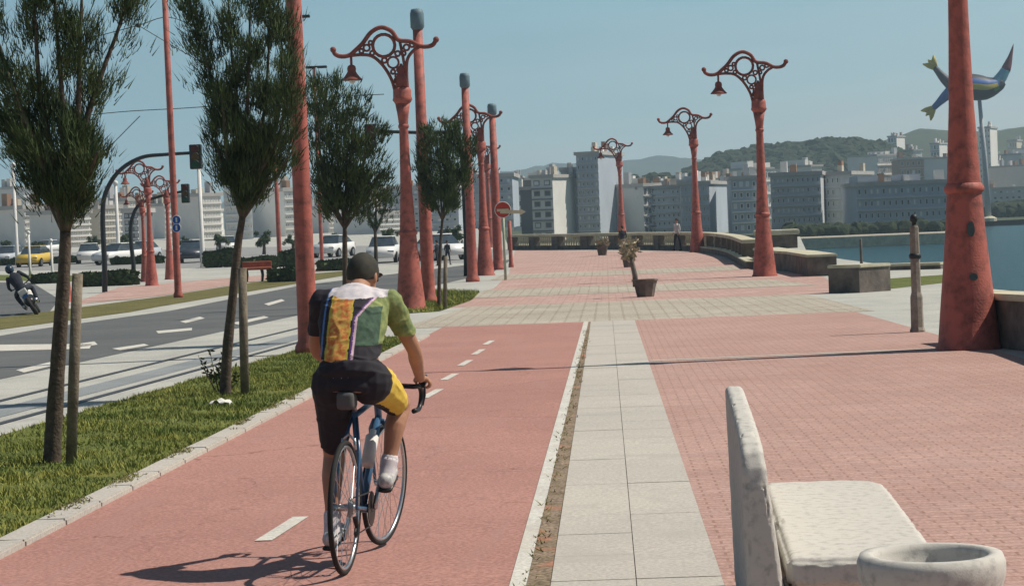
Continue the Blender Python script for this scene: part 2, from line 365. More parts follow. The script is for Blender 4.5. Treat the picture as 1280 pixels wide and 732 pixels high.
# grass strip, with the kerb
up = [G(a, b_) for a, b_ in ((-90, 573), (0, 546), (130, 508), (376, 437), (440, 420))]
gpoly = [tuple(p[:2]) for p in up] + [(kerbL(YE), YE), (kerbL(Y0+3), Y0+3)] + [(-9, 7), ]
sheet('grass_bed', gpoly, 3, grass_m)
def inside(x, y, poly):
    c = False; j = len(poly)-1
    for i in range(len(poly)):
        a, b_ = poly[i], poly[j]
        if (a[1] > y) != (b_[1] > y) and x < (b_[0]-a[0])*(y-a[1])/(b_[1]-a[1])+a[0]: c = not c
        j = i
    return c
blade1 = mat('grass_blade', (0.32, 0.31, 0.07), 0.8, (0.10, 0.15, 0.03), 1.3)
def blades(name, poly, n, h, m, wd=0.007):
    bm = B(); xs = [p[0] for p in poly]; ys = [p[1] for p in poly]; k = 0
    while k < n:
        x, y = random.uniform(min(xs), max(xs)), random.uniform(min(ys), max(ys))
        if not inside(x, y, poly): continue
        if noise.noise(Vector((x*1.3, y*1.3, 0))) < -0.18 and random.random() < .75: k += 1; continue
        k += 1; a = random.uniform(0, 6.28); hh = h*random.uniform(.4, 1.25)*(1+noise.noise(Vector((x*2.5, y*2.5, 4))))
        z = gz(y)+0.01; dx, dy = math.cos(a)*wd, math.sin(a)*wd
        lx, ly = random.gauss(0, hh*.45), random.gauss(0, hh*.45)
        bm.faces.new([bm.verts.new(q) for q in ((x-dx, y-dy, z), (x+dx, y+dy, z), (x+lx, y+ly, z+hh))])
    o = obj(name, bm, m); tag(o, kind='stuff'); return o
gg = [(x, y) for x, y in gpoly if y > 0]
tag(blades('grass', [tuple(p[:2]) for p in up]+[(kerbL(YE), YE), (kerbL(12), 12), (up[0].x, 13)], 75000, 0.045, blade1), 'mown green grass strip beside the red cycle lane', 'grass')
isl = [tuple(G(a, b_)[:2]) for a, b_ in ((478, 394), (500, 374), (545, 363), (600, 365), (588, 376), (550, 389))]
sheet('grass_bed', isl, 3, grass_m)
tag(blades('grass', isl, 9000, 0.10, blade1, 0.014), 'patch of longer grass round the staked tree beyond the cyclist', 'grass')
# kerb stones
bm = B(); y = 8.0
while y < YE:
    ln = 0.95; g = .006
    v = []
    for Y in (y+g, y+ln-g):
        for X in (kerbL(Y)-.02, kerbR(Y)):
            for z in (-.05, 0.045): v.append((X, Y, gz(Y)+z+random.uniform(-.003, .003)))
    vs = [bm.verts.new(q) for q in v]
    for q in ((0, 1, 3, 2), (4, 6, 7, 5), (0, 4, 5, 1), (2, 3, 7, 6), (0, 2, 6, 4), (1, 5, 7, 3)): bm.faces.new([vs[i] for i in q])
    y += ln
bmesh.ops.bevel(bm, geom=bm.edges[:], offset=.012, segments=2, affect='EDGES')
tag(obj('kerb', bm, slab_m), kind='structure')
# weeds along kerb and gutter
bm = B()
for i in range(420):
    if random.random() < .5:
        Y = random.uniform(9, 40); X = wl1(Y)+random.gauss(0.02, .02); n_ = 3
    else:
        Y = random.choice([12, 14.5, 16, 18, 21, 23, 24.2])+random.gauss(0, .25); X = kerbL(Y)+random.gauss(0.03, .03); n_ = 6
    for k in range(n_):
        a = random.uniform(0, 6.28); h = random.uniform(.008, .03); x, y = X+random.gauss(0, .02), Y+random.gauss(0, .03)
        z = gz(y)+.01+(0.035 if n_ == 6 else 0)
        bm.faces.new([bm.verts.new(q) for q in ((x-.006*math.cos(a), y-.006*math.sin(a), z), (x+.006*math.cos(a), y+.006*math.sin(a), z), (x+random.gauss(0, h), y+random.gauss(0, h), z+h))])
tag(obj('weeds', bm, mat('weed_leaf', (.22, .20, .06), .8)), 'small weeds in the gutter and along the kerb stones', 'weeds', kind='stuff')

# ------------------------------------------------------------------ ornate lamps
def lamp_proto():
    root = empty('street_lamp')
    bm = B(); prof = [(0.44, 0), (0.44, 0.05), (0.40, 0.12), (0.365, 0.5), (0.315, 1.0), (0.26, 1.6), (0.225, 2.1), (0.215, 2.3), (0.165, 3.2), (0.135, 4.2), (0.12, 5.0), (0.15, 5.3), (0.205, 5.65)]
    lathe(bm, prof, 28); obj('shaft', bm, red, root, True)
    bm = B(); lathe(bm, [(0.21, 2.06), (0.255, 2.09), (0.265, 2.14), (0.23, 2.2), (0.2, 2.22)], 28)
    obj('ring', bm, red, root, True)
    bm = B(); lathe(bm, [(0.125, 4.95), (0.145, 4.98), (0.145, 5.04), (0.125, 5.07)], 20); obj('ring', bm, red, root, True)
    bm = B(); lathe(bm, [(0.20, 5.62), (0.27, 5.72), (0.25, 5.80), (0.245, 5.98), (0.21, 6.05)], 20); obj('collar', bm, red, root, True)
    bm = B()
    def q(x, y): return Vector(((x-730)/180.0, 0, 5.85+(500-y)/180.0))
    T = .042
    tube(bm, spline([q(402, 268), q(412, 288), q(440, 300), q(480, 296), q(512, 272), q(548, 240), q(590, 190), q(640, 168), q(690, 188), q(722, 232), q(780, 242), q(826, 266), q(862, 270), q(890, 262), q(905, 240)]), [(.06, .05)]*85, 8)
    tube(bm, spline([q(480, 298), q(540, 296), q(592, 306), q(640, 350), q(680, 420), q(700, 500)]), (.045), 8)
    tube(bm, spline([q(826, 268), q(790, 290), q(762, 330), q(756, 400), q(758, 500)]), (.045), 8)
    tube(bm, [q(728, 235), q(742, 320), q(752, 400)], .04, 8)
    for cx, cy, r_ in ((650, 256, 54), (692, 340, 27), (722, 376, 12), (690, 385, 10), (712, 428, 16), (566, 264, 15), (540, 278, 10), (592, 290, 10), (760, 270, 14), (788, 258, 11), (745, 298, 10), (716, 298, 12), (650, 328, 12), (708, 405, 8), (586, 240, 9)):
        torus(bm, q(cx, cy), r_/180.0, .03 if r_ < 40 else .045, 'Y', 18, 6)
    for pt in (q(402, 266), q(906, 238)): ball(bm, pt, .085, 10)
    lathe(bm, [(0.20, 6.0), (0.16, 6.25), (0.10, 6.5), (.03, 6.7)], 14)
    obj('bracket', bm, red2, root, True)
    bm = B(); c = q(488, 300)
    tube(bm, [c, c-Vector((0, 0, .28))], .035, 8)
    lathe(bm, [(.05, -.24), (.10, -.27), (.12, -.33), (.115, -.42), (.15, -.48), (.21, -.56), (.27, -.62), (.285, -.655), (.25, -.66)], 20, tuple(c))
    s = obj('lamp_shade', bm, red2, root, True)
    bm = B(); ball(bm, c-Vector((0, 0, .66)), .09, 10); obj('bulb', bm, white, s, True)
    return root
lp = lamp_proto()
lamps = [((1211.5, 436), None, 'thick red lamp shaft at the right edge with two round inspection hatches', 1.0, 0),
         ((956, 345), 65, 'large red ornate lamp beside the curved end of the balustrade', None, 0),
         ((872, 315), 135, 'red ornate lamp in front of the balustrade, middle one of the right-hand row', None, 0),
         ((778, 304), 173, 'smallest red ornate lamp of the right-hand row, behind the standing figure in dark', None, 0),
         ((514, 388), 32, 'red ornate lamp at the left of the plaza, standing just beyond the cyclist', None, 0),
         ((607, 344), 130, 'red ornate lamp half hidden between the thin red poles by the round sign', None, 0),
         ((613, 309), 176, 'distant red ornate lamp showing only a hook beside the thin red poles', None, 0),
         ((617, 292), 206, 'farthest red ornate lamp, a tiny hook above the round sign', None, 0),
         ((190, 357), 199, 'red ornate lamp across the road, front one of the cluster behind the thin red pole', None, .25),
         ((182, 352), 232, 'short red ornate lamp across the road, leftmost of its cluster', None, -.2),
         ((213, 349), 218, 'red ornate lamp across the road, just left of the thin red pole with blue sign', None, .3),
         ((82, 377), None, 'red ornate lamp across the road hidden behind the nearest tree trunk', .62, 0)]
lampobj = []
for i, (bp, ty, lab, s, rz) in enumerate(lamps):
    o = lp if i == 0 else copy_tree(lp)
    g = G(*bp)
    if ty is not None:
        spx = FP/g.y; s = (bp[1]-ty)/spx/7.70
    o.location = g - Vector((0, 0, .02)); o.scale = (s,)*3; o.rotation_euler.z = rz
    tag(o, lab, 'street lamp', 'red ornate street lamps'); lampobj.append(o)
# inspection hatches of the nearest one
for z, r_, hh in ((1.60, .045, .10), (0.98, .05, .05)):
    bm = B(); rr = .26 if z > 1.2 else .318
    a = R(-84)
    v = []
    for k in range(16):
        t = 2*math.pi*k/16; da = r_*math.cos(t)/rr*1.1; v.append(Vector((math.cos(a+da)*(rr+.012), math.sin(a+da)*(rr+.012), z+hh*math.sin(t))))
    f = bm.faces.new([bm.verts.new(p) for p in v]); e_ = bmesh.ops.extrude_face_region(bm, geom=[f])
    for q_ in e_['geom']:
        if isinstance(q_, bmesh.types.BMVert): q_.co += Vector((0, -.02, 0))
    bmesh.ops.recalc_face_normals(bm, faces=bm.faces[:])
    obj('hatch', bm, mat('hatch_grey', (.07, .10, .10), .5), lp)

# plain red poles
def red_pole(base, top, w0, w1, lab, capc=True, arm=None, cat='pole', grp='plain red poles'):
    g = G(*base); s = FP/g.y; H = (base[1]-top)/s
    root = empty('red_pole', g, 0, lab, cat, grp)
    bm = B(); r0, r1 = w0/s/2, w1/s/2
    lathe(bm, [(r0*1.35, -.02), (r0*1.35, .12), (r0*1.05, .22), (r0, .5), ((r0+r1)/2, H*.5), (r1, H*(.93 if capc else 1))], 18); obj('shaft', bm, red, root, True)
    if capc:
        bm = B(); lathe(bm, [(r1*1.02, H*.93), (r1*1.45, H*.94), (r1*1.45, H*.985), (r1*1.2, H), (r1*.6, H+.02)], 16); obj('cap', bm, cap_m, root, True)
    if arm:
        (ax0, ax1, ay) = arm; z = (base[1]-ay)/s; x0 = (ax0-base[0])/s + .04*z; x1 = (ax1-base[0])/s+.04*z
        bm = B(); tube(bm, [(x0, 0, z), (x1, 0, z)], .045, 8); box(bm, x0-.02, x0+.45*abs(x1-x0), -.1, .1, z-.09, z+.03, .03)
        box(bm, x1-.45*abs(x1-x0), x1+.02, -.1, .1, z-.092, z+.028, .03); obj('lamp_arm', bm, dark, root)
    return root
red_pole((386, 442), -260, 25, 17, 'thick tall red pole at the grass edge directly behind the cyclist', True)
red_pole((536, 379), 12, 17, 12, 'tall red pole with grey cap right beside the ornate lamp beyond the cyclist')
red_pole((591, 352), 92, 13, 9, 'red pole with blue-grey cap, leftmost of the three before the round sign')
red_pole((623, 337), 130, 12, 8, 'red pole nearest the round red sign, at its left')
red_pole((223, 372), -60, 9, 7, 'very tall thin red pole across the road carrying small blue signs', False)
red_pole((350, 333), 180, 6, 5, 'thin red pole behind the second tree beside the dark hedge', False, None)
red_pole((403, 336), 82, 5, 3.5, 'thin red street light with flat dark arm, just right of the thick red pole', False, (383, 409, 83), 'street light')
red_pole((379, 345), 20, 5, 4, 'street light whose flat dark arm crosses behind the thick red pole', False, (342, 388, 20), 'street light')
red_pole((639, 334), 276, 5, 4.5, 'short red post just right of the round red sign', False)

# signs
def disc(bm, c, r, t=.02, n=28, flip=1):
    M = Matrix.Translation(c) @ Matrix.Rotation(R(90), 4, 'X')
    bmesh.ops.create_cone(bm, cap_ends=True, segments=n, radius1=r, radius2=r, depth=t, matrix=M)
g = G(632, 350); s = FP/g.y
root = empty('road_sign', g, 0, 'round red no entry sign with pale bar and arrow board on a pale green post', 'road sign')
H = (350-262)/s; r_ = 10.2/s
bm = B(); tube(bm, [(0, 0, 0), (0, 0, H+.1)], .05, 10); obj('post', bm, mat('pale_green_post', (.42, .48, .36), .6), root, True)
sgr = mat('sign_red', (.62, .06, .04), .5)
bm = B(); disc(bm, (0, -.07, H), r_, .03); so = obj('disc', bm, sgr, root)
bm = B(); torus(bm, (0, -.09, H), r_*.97, .014, 'Y', 28, 6); obj('rim', bm, white, so)
bm = B(); box(bm, -r_*.72, r_*.72, -.105, -.088, H-r_*.2, H+r_*.12); obj('bar', bm, mat('sign_cream', (.72, .66, .45), .6), so)
bm = B(); z0 = H-r_*.22
v = [(-.1, z0+.09), (.62, z0+.02), (.62, z0+.09), (.86, z0-.04), (.62, z0-.17), (.62, z0-.10), (-.1, z0-.07)]
f = bm.faces.new([bm.verts.new((x, -.13, z)) for x, z in v]); e_ = bmesh.ops.extrude_face_region(bm, geom=[f])
for q_ in e_['geom']:
    if isinstance(q_, bmesh.types.BMVert): q_.co.y += .02
bmesh.ops.recalc_face_normals(bm, faces=bm.faces[:]); obj('arrow_board', bm, MATS['sign_cream'], root)
# blue round signs on the thin pole
g0 = G(223, 372); s = FP/g0.y
root = empty('blue_sign', g0+Vector((0, -.14, 0)), 0, 'pair of small round blue signs mounted on the very tall thin red pole', 'road sign')
blue = mat('sign_blue', (.02, .10, .45), .5)
for py in (274, 284):
    z = (372-py)/s; bm = B(); disc(bm, (.04*z-.02, -.02, z), 5.6/s, .03); d_ = obj('disc', bm, blue, root)
    bm = B(); torus(bm, (.04*z-.02, -.035, z), 5.4/s, .012, 'Y', 24, 6); obj('rim', bm, white, d_)
    bm = B(); box(bm, .04*z-.05, .04*z+.01, -.05, -.037, z-.08, z+.08); obj('arrow', bm, white, d_)

# traffic lights
def signal_head(parent, x, z, w_=.42, h_=1.1):
    bm = B(); box(bm, x-w_/2, x+w_/2, -.16, .16, z-h_/2, z+h_/2, .05); hd = obj('signal_head', bm, dark, parent)
    for k, c_ in enumerate(((.10, .015, .01), (.10, .06, .01), (.01, .08, .04))):
        zz = z+h_*.31-k*h_*.31
        bm = B(); disc(bm, (x, -.165, zz), w_*.33, .02, 16); obj('lens', bm, mat('lens%d' % k, c_, .3), hd)
        bm = B(); tube(bm, [(x+w_*.36*math.cos(a), -.26, zz+w_*.36*math.sin(a)) for a in [R(20+14*j) for j in range(11)]], (.012), 4); obj('visor', bm, dark, hd)
def curved_light(base, pts, head, lab, hw, hh):
    g = G(*base); s = FP/g.y
    root = empty('traffic_light', g, 0, lab, 'traffic light', 'traffic lights')
    q = [Vector(((a-base[0])/s + .04*(base[1]-b_)/s, 0, (base[1]-b_)/s - .04*(a-base[0])/s)) for a, b_ in pts]
    bm = B(); sp = [Vector((0, 0, 0))]+spline(q, 6); tube(bm, sp, [.11-.05*i/len(sp) for i in range(len(sp))], 10)
    obj('mast', bm, dark, root, True)
    x, z = (head[0]-base[0])/s+.04*(base[1]-head[1])/s, (base[1]-head[1])/s-.04*(head[0]-base[0])/s
    signal_head(root, x, z, hw/s, hh/s)
    return root
curved_light((131, 365), ((131, 330), (129, 270), (133, 240), (150, 213), (178, 196), (210, 192), (245, 190)), (247.5, 195), 'traffic light on a curved dark mast arching over the far pavement', 15, 31)
curved_light((167, 350), ((167, 330), (164, 300), (165, 275), (175, 255), (200, 245), (232, 238)), (233.5, 241), 'smaller traffic light on a curved dark arm behind the lamp cluster', 10, 24)
curved_light((583, 345), ((583, 300), (578, 200), (572, 172), (560, 166), (530, 166), (470, 164)), (463, 170), 'traffic light hung from a long straight arm above the third tree', 14, 30)

# overhead wires
wire_m = mat('wire', (.05, .06, .07), .6)
Yw = 80
for i, (pp, lab) in enumerate(((((120, 46), (173, 32), (213, 22), (262, 44)), 'upper overhead tram wire between the tree crowns'),
                               (((173, 32), (220, 60), (300, 105)), 'overhead wire sloping down from the small black node'),
                               (((60, 150), (150, 140), (250, 134), (400, 122), (480, 118)), 'lower nearly level overhead wire crossing behind the trees'),
                               (((100, 215), (130, 190), (175, 145)), 'overhead wire climbing steeply beside the nearest tree'))):
    bm = B(); tube(bm, spline([P(a, b_, Yw+i) for a, b_ in pp], 5), .016, 5)
    if i == 0: ball(bm, P(173, 32, Yw), .09, 8)
    tag(obj('overhead_wire', bm, wire_m), lab, 'wire', 'overhead wires')

# ------------------------------------------------------------------ trees
def foliage(bm, pts, dens, spread, bl, wd, rnd):
    for i in range(len(pts)-1):
        a, b_ = pts[i], pts[i+1]; d = (b_-a); Ls = d.length; d.normalize()
        n = int(Ls*dens)
        k1 = 2.6*.13/bl; nz = noise.noise
        for k in range(n):
            t = rnd.random(); p = a.lerp(b_, t)
            sp = spread*(1 - .25*abs(2*(i+t)/(len(pts)-1)-1))
            off = Vector((rnd.gauss(0, sp), rnd.gauss(0, sp), rnd.gauss(0, sp*.6)))
            # tufts: short brushes of needles that point up and outward
            c = p+off
            if nz(c*k1*1.6) < -.08+.12*nz(c*k1*5): continue
            out_ = off.normalized()*.45 + d*.8 + Vector((0, 0, .65))
            for j in range(rnd.randint(6, 10)):
                dd = (out_+Vector((rnd.gauss(0, .38), rnd.gauss(0, .38), rnd.gauss(0, .3)))).normalized()
                l = bl*rnd.uniform(.5, 1.3); c2 = c+Vector((rnd.gauss(0, bl*.25), rnd.gauss(0, bl*.25), rnd.gauss(0, bl*.3)))
                sd_ = dd.cross(Vector((rnd.random()-.5, rnd.random()-.5, rnd.random()-.5))).normalized()*wd
                bm.extend((c2-sd_, c2+sd_, c2+dd*l))
def px_tree(base, trunk, limbs, lab, tr, dens, spread, bl, wd, dy=.45, seed=1, grp='young staked trees along the left'):
    rnd = random.Random(seed)
    g = G(*base); Y = g.y; s = FP/Y
    root = empty('tree', g, 0, lab, 'tree', grp)
    tp = [g] + [P(a, b_, Y) for a, b_ in trunk]
    tp = [p-g for p in tp]; tp[0].z = -.05
    bm = B(); sp = spline(tp, 5); n = len(sp); tube(bm, sp, [tr*(1-.45*i/n)*(1+.12*noise.noise(Vector((i*.7, seed, 0)))) for i in range(n)], 10)
    lb = []
    for k, l in enumerate(limbs):
        oy = [0]+[rnd.uniform(-dy, dy)*j/len(l) for j in range(1, len(l)+1)]
        o1 = rnd.uniform(-dy, dy)
        pts = [tp[-1]] + [P(a, b_, Y+o1*(j+1)/len(l))-g for j, (a, b_) in enumerate(l)]
        sp = spline(pts, 4); lb.append(sp)
        tube(bm, sp, [tr*.5*(1-.85*i/len(sp)) for i in range(len(sp))], 6)
    obj('trunk', bm, bark, root, True)
    bm = []
    for sp in lb:
        m_ = rnd.uniform(.55, 1.25); foliage(bm, sp[2:], dens*1.7*(.7+.3*m_), spread*m_, bl*.8, wd*.85, rnd)
    me = bpy.data.meshes.new('crown'); me.from_pydata(bm, [], [(i, i+1, i+2) for i in range(0, len(bm), 3)]); me.materials.append(leafm)
    cr_ = bpy.data.objects.new('crown', me); col.objects.link(cr_); cr_.parent = root
    return root
px_tree((64, 580), ((68, 520), (74, 430), (80, 340), (82, 290)),
    [((66, 240), (36, 190), (2, 150), (-30, 110)), ((60, 220), (30, 150), (10, 90)), ((70, 215), (52, 130), (45, 50), (40, -40)), ((80, 215), (78, 130), (72, 50), (66, -40)),
     ((92, 215), (98, 130), (100, 50), (104, -40)), ((98, 230), (106, 160), (128, 90), (150, 30), (160, -20)), ((58, 240), (40, 205), (20, 180)), ((96, 245), (112, 215), (122, 190)),
     ((86, 240), (88, 200), (90, 160)), ((70, 250), (60, 215), (50, 180)), ((55, 210), (20, 120), (-10, 30), (-20, -30)), ((92, 240), (100, 210), (108, 170))],
    'nearest young tree with dark feathery upright crown, at the left edge', .078, 230, .105, .15, .0055, .5, 3)
px_tree((281, 495), ((284, 440), (290, 380), (297, 310), (303, 272)),
    [((292, 225), (282, 170), (262, 90), (240, 20), (236, -20)), ((300, 210), (296, 130), (288, 50), (284, -30)), ((306, 200), (310, 110), (312, 40), (314, -40)), ((318, 205), (330, 140), (336, 60), (338, -30)),
     ((322, 220), (344, 180), (356, 140), (362, 95)), ((328, 215), (346, 150), (352, 80), (350, 10)), ((290, 235), (276, 200), (268, 165)), ((300, 225), (300, 180), (300, 140)), ((312, 230), (322, 190), (326, 150)),
     ((330, 235), (350, 215), (362, 190)), ((286, 210), (280, 150), (276, 110))],
    'young tree with narrow feathery crown between the road and the thick red pole', .068, 200, .13, .17, .007, .4, 5)
px_tree((431, 425), ((432, 370), (431, 310), (431, 285)),
    [((412, 240), (400, 190), (398, 140), (404, 100)), ((425, 230), (420, 160), (422, 105)), ((436, 225), (440, 170), (448, 125)), ((446, 235), (458, 190), (474, 160)), ((412, 255), (400, 230), (396, 200)),
     ((448, 260), (464, 235), (478, 210)), ((432, 240), (434, 200), (436, 160))],
    'young tree with ragged crown rising behind the cyclist', .065, 140, .20, .2, .012, .5, 8)
px_tree((549, 386), ((549, 350), (551, 300), (553, 275)),
    [((540, 240), (534, 200), (533, 160)), ((550, 230), (550, 190), (552, 156)), ((560, 235), (566, 195), (568, 155)), ((568, 245), (580, 215), (582, 175)), ((542, 250), (530, 220), (530, 190)), ((556, 240), (558, 200), (560, 180))],
    'small young tree in the grass patch between the tall red poles', .055, 130, .18, .2, .014, .5, 9)
px_tree((470, 352), ((470, 320), (469, 290)),
    [((462, 270), (458, 245), (460, 228)), ((470, 262), (470, 240), (472, 222)), ((476, 275), (482, 255), (480, 235))],
    'thin bushy tree beside the road, half hidden by the ornate lamp beyond the cyclist', .10, 55, .30, .25, .02, .5, 12)
def stake(base, top, wpx, lab, lean=0):
    g = G(*base); s = FP/g.y; H = (base[1]-top[1])/s; t = P(top[0], top[1], g.y)-g; r_ = wpx/s/2
    bm = B(); tube(bm, [(0, 0, -.05), (t.x*.5, 0, t.z*.5), (t.x, 0, t.z)], [r_, r_*1.02, r_*.98], 10)
    bmesh.ops.bevel(bm, geom=[e for e in bm.edges if len(e.link_faces) == 2 and e.calc_face_angle(0) > 1], offset=.008, segments=1, affect='EDGES')
    o = obj('tree_stake', bm, stake_m, None, True); o.location = g; tag(o, lab, 'stake', 'wooden tree stakes')
stake((88, 581), (97, 342), 14, 'stout wooden stake beside the nearest tree')
stake((306, 495), (303, 335), 11, 'wooden stake beside the tree near the thick red pole')
stake((556, 386), (557, 320), 5, 'thin wooden stake in the grass patch between red poles')

# twiggy shoots at the foot of the second tree, and a scrap of paper
g = G(276, 492)
bm = B(); bl = B(); rnd = random.Random(4)
for k in range(16):
    a = rnd.uniform(-.22, .22); tip = Vector((a*1.5, rnd.uniform(-.15, .15), rnd.uniform(.2, .52)))
    tube(bm, [Vector((a*.3, 0, 0)), tip*.5+Vector((a*.2, 0, 0)), tip], [.007, .005, .003], 5)
    for j in range(9):
        c = tip*rnd.uniform(.35, 1); d = Vector((rnd.gauss(0, 1), rnd.gauss(0, 1), rnd.gauss(.5, 1))).normalized()*.07; s_ = d.cross(Vector((0, 1, .2))).normalized()*.014
        bl.faces.new([bl.verts.new(q) for q in (c, c+d*.5+s_, c+d, c+d*.5-s_)])
root = empty('shrub', g, 0, 'small twiggy shrub at the foot of the tree near the thick red pole', 'shrub')
obj('stem', bm, bark, root); obj('leaves', bl, leaf2, root)
g = G(275, 510); bm = B(); v = bmesh.ops.create_grid(bm, x_segments=9, y_segments=7, size=.12)['verts']
for q_ in v: q_.co.z = .05+.045*noise.noise(q_.co*18)+.03*math.cos(q_.co.x*12); q_.co.y *= .8
o = obj('crumpled_paper', bm, white, None, True); sol = o.modifiers.new('t', 'SOLIDIFY'); sol.thickness = .003
o.location = g; tag(o, 'crumpled white paper lying on the grass below the second tree', 'litter')

# ------------------------------------------------------------------ bench and bin
g = P(945, 740, 8.2); bx = (935-758)/343.0
root = empty('bench', (0.47, 8.15, gz(8.15)), R(-1.7), 'white concrete bench with a tapering backrest in the right foreground', 'bench')
def prism_y(bm, prof, y0, y1, bev=.015, seg=3):
    a = [bm.verts.new((x, y0, z)) for x, z in prof]; c = [bm.verts.new((x, y1, z)) for x, z in prof]; n = len(prof)
    bm.faces.new(a[::-1]); bm.faces.new(c)
    for i in range(n): bm.faces.new((a[i], a[(i+1) % n], c[(i+1) % n], c[i]))
    bmesh.ops.recalc_face_normals(bm, faces=bm.faces[:])
    if bev: bmesh.ops.bevel(bm, geom=bm.edges[:], offset=bev, segments=seg, affect='EDGES')
# backrest: wedge section, near top corner swept down in a large curve
bm = B(); rings = []
prof_y = [(0.0, .0), (0.0, .45), (0.0, .72), (.012, .79), (.045, .845), (.12, .875), (.3, .893), (.8, .905), (1.4, .915), (2.1, .92), (2.25, .91), (2.3, .87), (2.3, .5), (2.3, 0)]
def sec(z):   # x-range of the slab at height z
    return (-.015*z, .165-.10*max(0, z)/.92)
left = [bm.verts.new((sec(z)[0], y, z)) for y, z in prof_y]; right = [bm.verts.new((sec(z)[1], y, z)) for y, z in prof_y]
bm.faces.new(left); bm.faces.new(right[::-1]); n = len(prof_y)
for i in range(n):
    j = (i+1) % n; bm.faces.new((left[i], left[j], right[j], right[i]))
bmesh.ops.recalc_face_normals(bm, faces=bm.faces[:])
bmesh.ops.bevel(bm, geom=[e for e in bm.edges if e.calc_face_angle(0) > 1.0], offset=.012, segments=3, affect='EDGES')
obj('backrest', bm, concm, root)
bm = B(); out_ = [(.14, .02), (.5, .0), (.66, .03), (.70, .10), (.70, 2.10), (.66, 2.22), (.56, 2.30), (.14, 2.30)]
lo_ = [bm.verts.new((x, y, .34)) for x, y in out_]; hi_ = [bm.verts.new((x, y, .455)) for x, y in out_]; n = len(out_)
bm.faces.new(lo_[::-1]); bm.faces.new(hi_)
for i in range(n): bm.faces.new((lo_[i], lo_[(i+1) % n], hi_[(i+1) % n], hi_[i]))
bmesh.ops.recalc_face_normals(bm, faces=bm.faces[:])
bmesh.ops.bevel(bm, geom=bm.edges[:], offset=.02, segments=3, affect='EDGES'); obj('seat', bm, concm, root)
for y in (.05, 1.0, 1.95):
    bm = B(); prism_y(bm, [(.12, 0), (.6, 0), (.66, .345), (.12, .345)], y, y+.28); obj('support', bm, concm, root)
def rough(o, vox, amp, chip):
    b2 = bmesh.new(); b2.from_mesh(o.data); b2 = remesh(b2, vox, 0); b2.normal_update()
    for v in b2.verts:
        c = v.co; f = noise.fractal(c*14, .8, 2.1, 5); g_ = noise.noise(c*9+Vector((3, 1, 7)))
        e_ = abs(v.calc_shell_factor()-1) if v.is_manifold else 0
        v.co = c+v.normal*(amp*f - chip*max(0, g_-.18)*min(1, e_*6))
    b2.to_mesh(o.data); b2.free()
    for p in o.data.polygons: p.use_smooth = True
for ch in root.children:
    if ch.name.split('.')[0] in ('backrest', 'seat'): rough(ch, .008, .0016, .14)
gb = Vector((1.0, 7.2, gz(7.2)))
root = empty('litter_bin', gb, 0, 'round fluted concrete litter bin in front of the white bench', 'litter bin')
bm = B(); n = 96; rings = []
for r_, z in ((.215, 0), (.215, .03), (.222, .06), (.225, .5), (.235, .53), (.236, .575), (.226, .6), (.20, .603), (.185, .60), (.178, .58), (.172, .515), (.10, .50), (.0001, .497)):
    ring = []
    for k in range(n):
        a = 2*math.pi*k/n; fl = 1 - (.035*max(0, math.cos(a*24)) if .03 < z < .52 and r_ > .2 else 0)
        ring.append(bm.verts.new((r_*fl*math.cos(a), r_*fl*math.sin(a), z)))
    rings.append(ring)
for a, c in zip(rings, rings[1:]):
    for k in range(n): bm.faces.new((a[k], a[(k+1) % n], c[(k+1) % n], c[k]))
obj('body', bm, concm, root, True)
bm = B()
for k in range(9):
    a = k*.7; rr = .05+.1*((k*37) % 10)/10; tube(bm, [(rr*math.cos(a), rr*math.sin(a), .505), (rr*math.cos(a)+.03*math.cos(k*2.1), rr*math.sin(a)+.03*math.sin(k*2.1), .507)], .004, 5)
obj('cigarette_stubs', bm, white, root)

# ------------------------------------------------------------------ bollard post, low walls, balustrade
g = G(1147, 415); s = FP/g.y
root = empty('post', g, 0, 'weathered narrow stone post with small dark knob, left of the thick lamp shaft', 'post')
bm = B(); lathe(bm, [(.115, 0), (.12, .03), (.10, .08), (.095, .55), (.075, .62), (.075, 1.2), (.068, 1.62), (.05, 1.66)], 8)
obj('shaft', bm, mat('post_stone', (.34, .29, .24), .9, (.2, .17, .14), 8, .5), root)
bm = B(); lathe(bm, [(.03, 1.65), (.035, 1.7), (.06, 1.73), (.06, 1.79), (.03, 1.83)], 12); obj('knob', bm, dark, root, True)
bm = B(); lathe(bm, [(.08, 1.14), (.095, 1.16), (.095, 1.2), (.08, 1.22)], 12); obj('band', bm, dark, root, True)

def strip_wall(bm, pts, w_, z0, z1, zf=gz, over=0):
    pts = [Vector((p[0], p[1], 0)) for p in pts]; n = len(pts); L_, R_ = [], []
    for i, p in enumerate(pts):
        d = (pts[min(i+1, n-1)]-pts[max(i-1, 0)]).normalized(); s_ = Vector((d.y, -d.x, 0))*w_/2
        L_.append(p-s_); R_.append(p+s_)
    def vv(q, z): return bm.verts.new((q.x, q.y, zf(q.y)+z))
    r = [[vv(L_[i], z0), vv(L_[i], z1), vv(R_[i], z1), vv(R_[i], z0)] for i in range(n)]
    for a, c in zip(r, r[1:]):
        for k in range(4): bm.faces.new((a[k], a[(k+1) % 4], c[(k+1) % 4], c[k]))
    bm.faces.new(r[0][::-1]); bm.faces.new(r[-1]); bmesh.ops.recalc_face_normals(bm, faces=bm.faces[:])
def resample(pts, step):
    pts = [Vector(p) for p in pts]; o = [pts[0]]; acc = 0
    out_ = []; 
    for a, c in zip(pts, pts[1:]):
        L_ = (c-a).length; t = (step-acc) if out_ or acc else 0
        while t <= L_:
            out_.append((a.lerp(c, t/L_), (c-a).normalized())); t += step
        acc = L_-(t-step)
    return out_
bal = [G(a, b_) for a, b_ in ((640, 312), (700, 312), (771, 311.5), (850, 312.5), (888, 314), (918, 320), (938, 330))]
bal = spline(bal, 5)
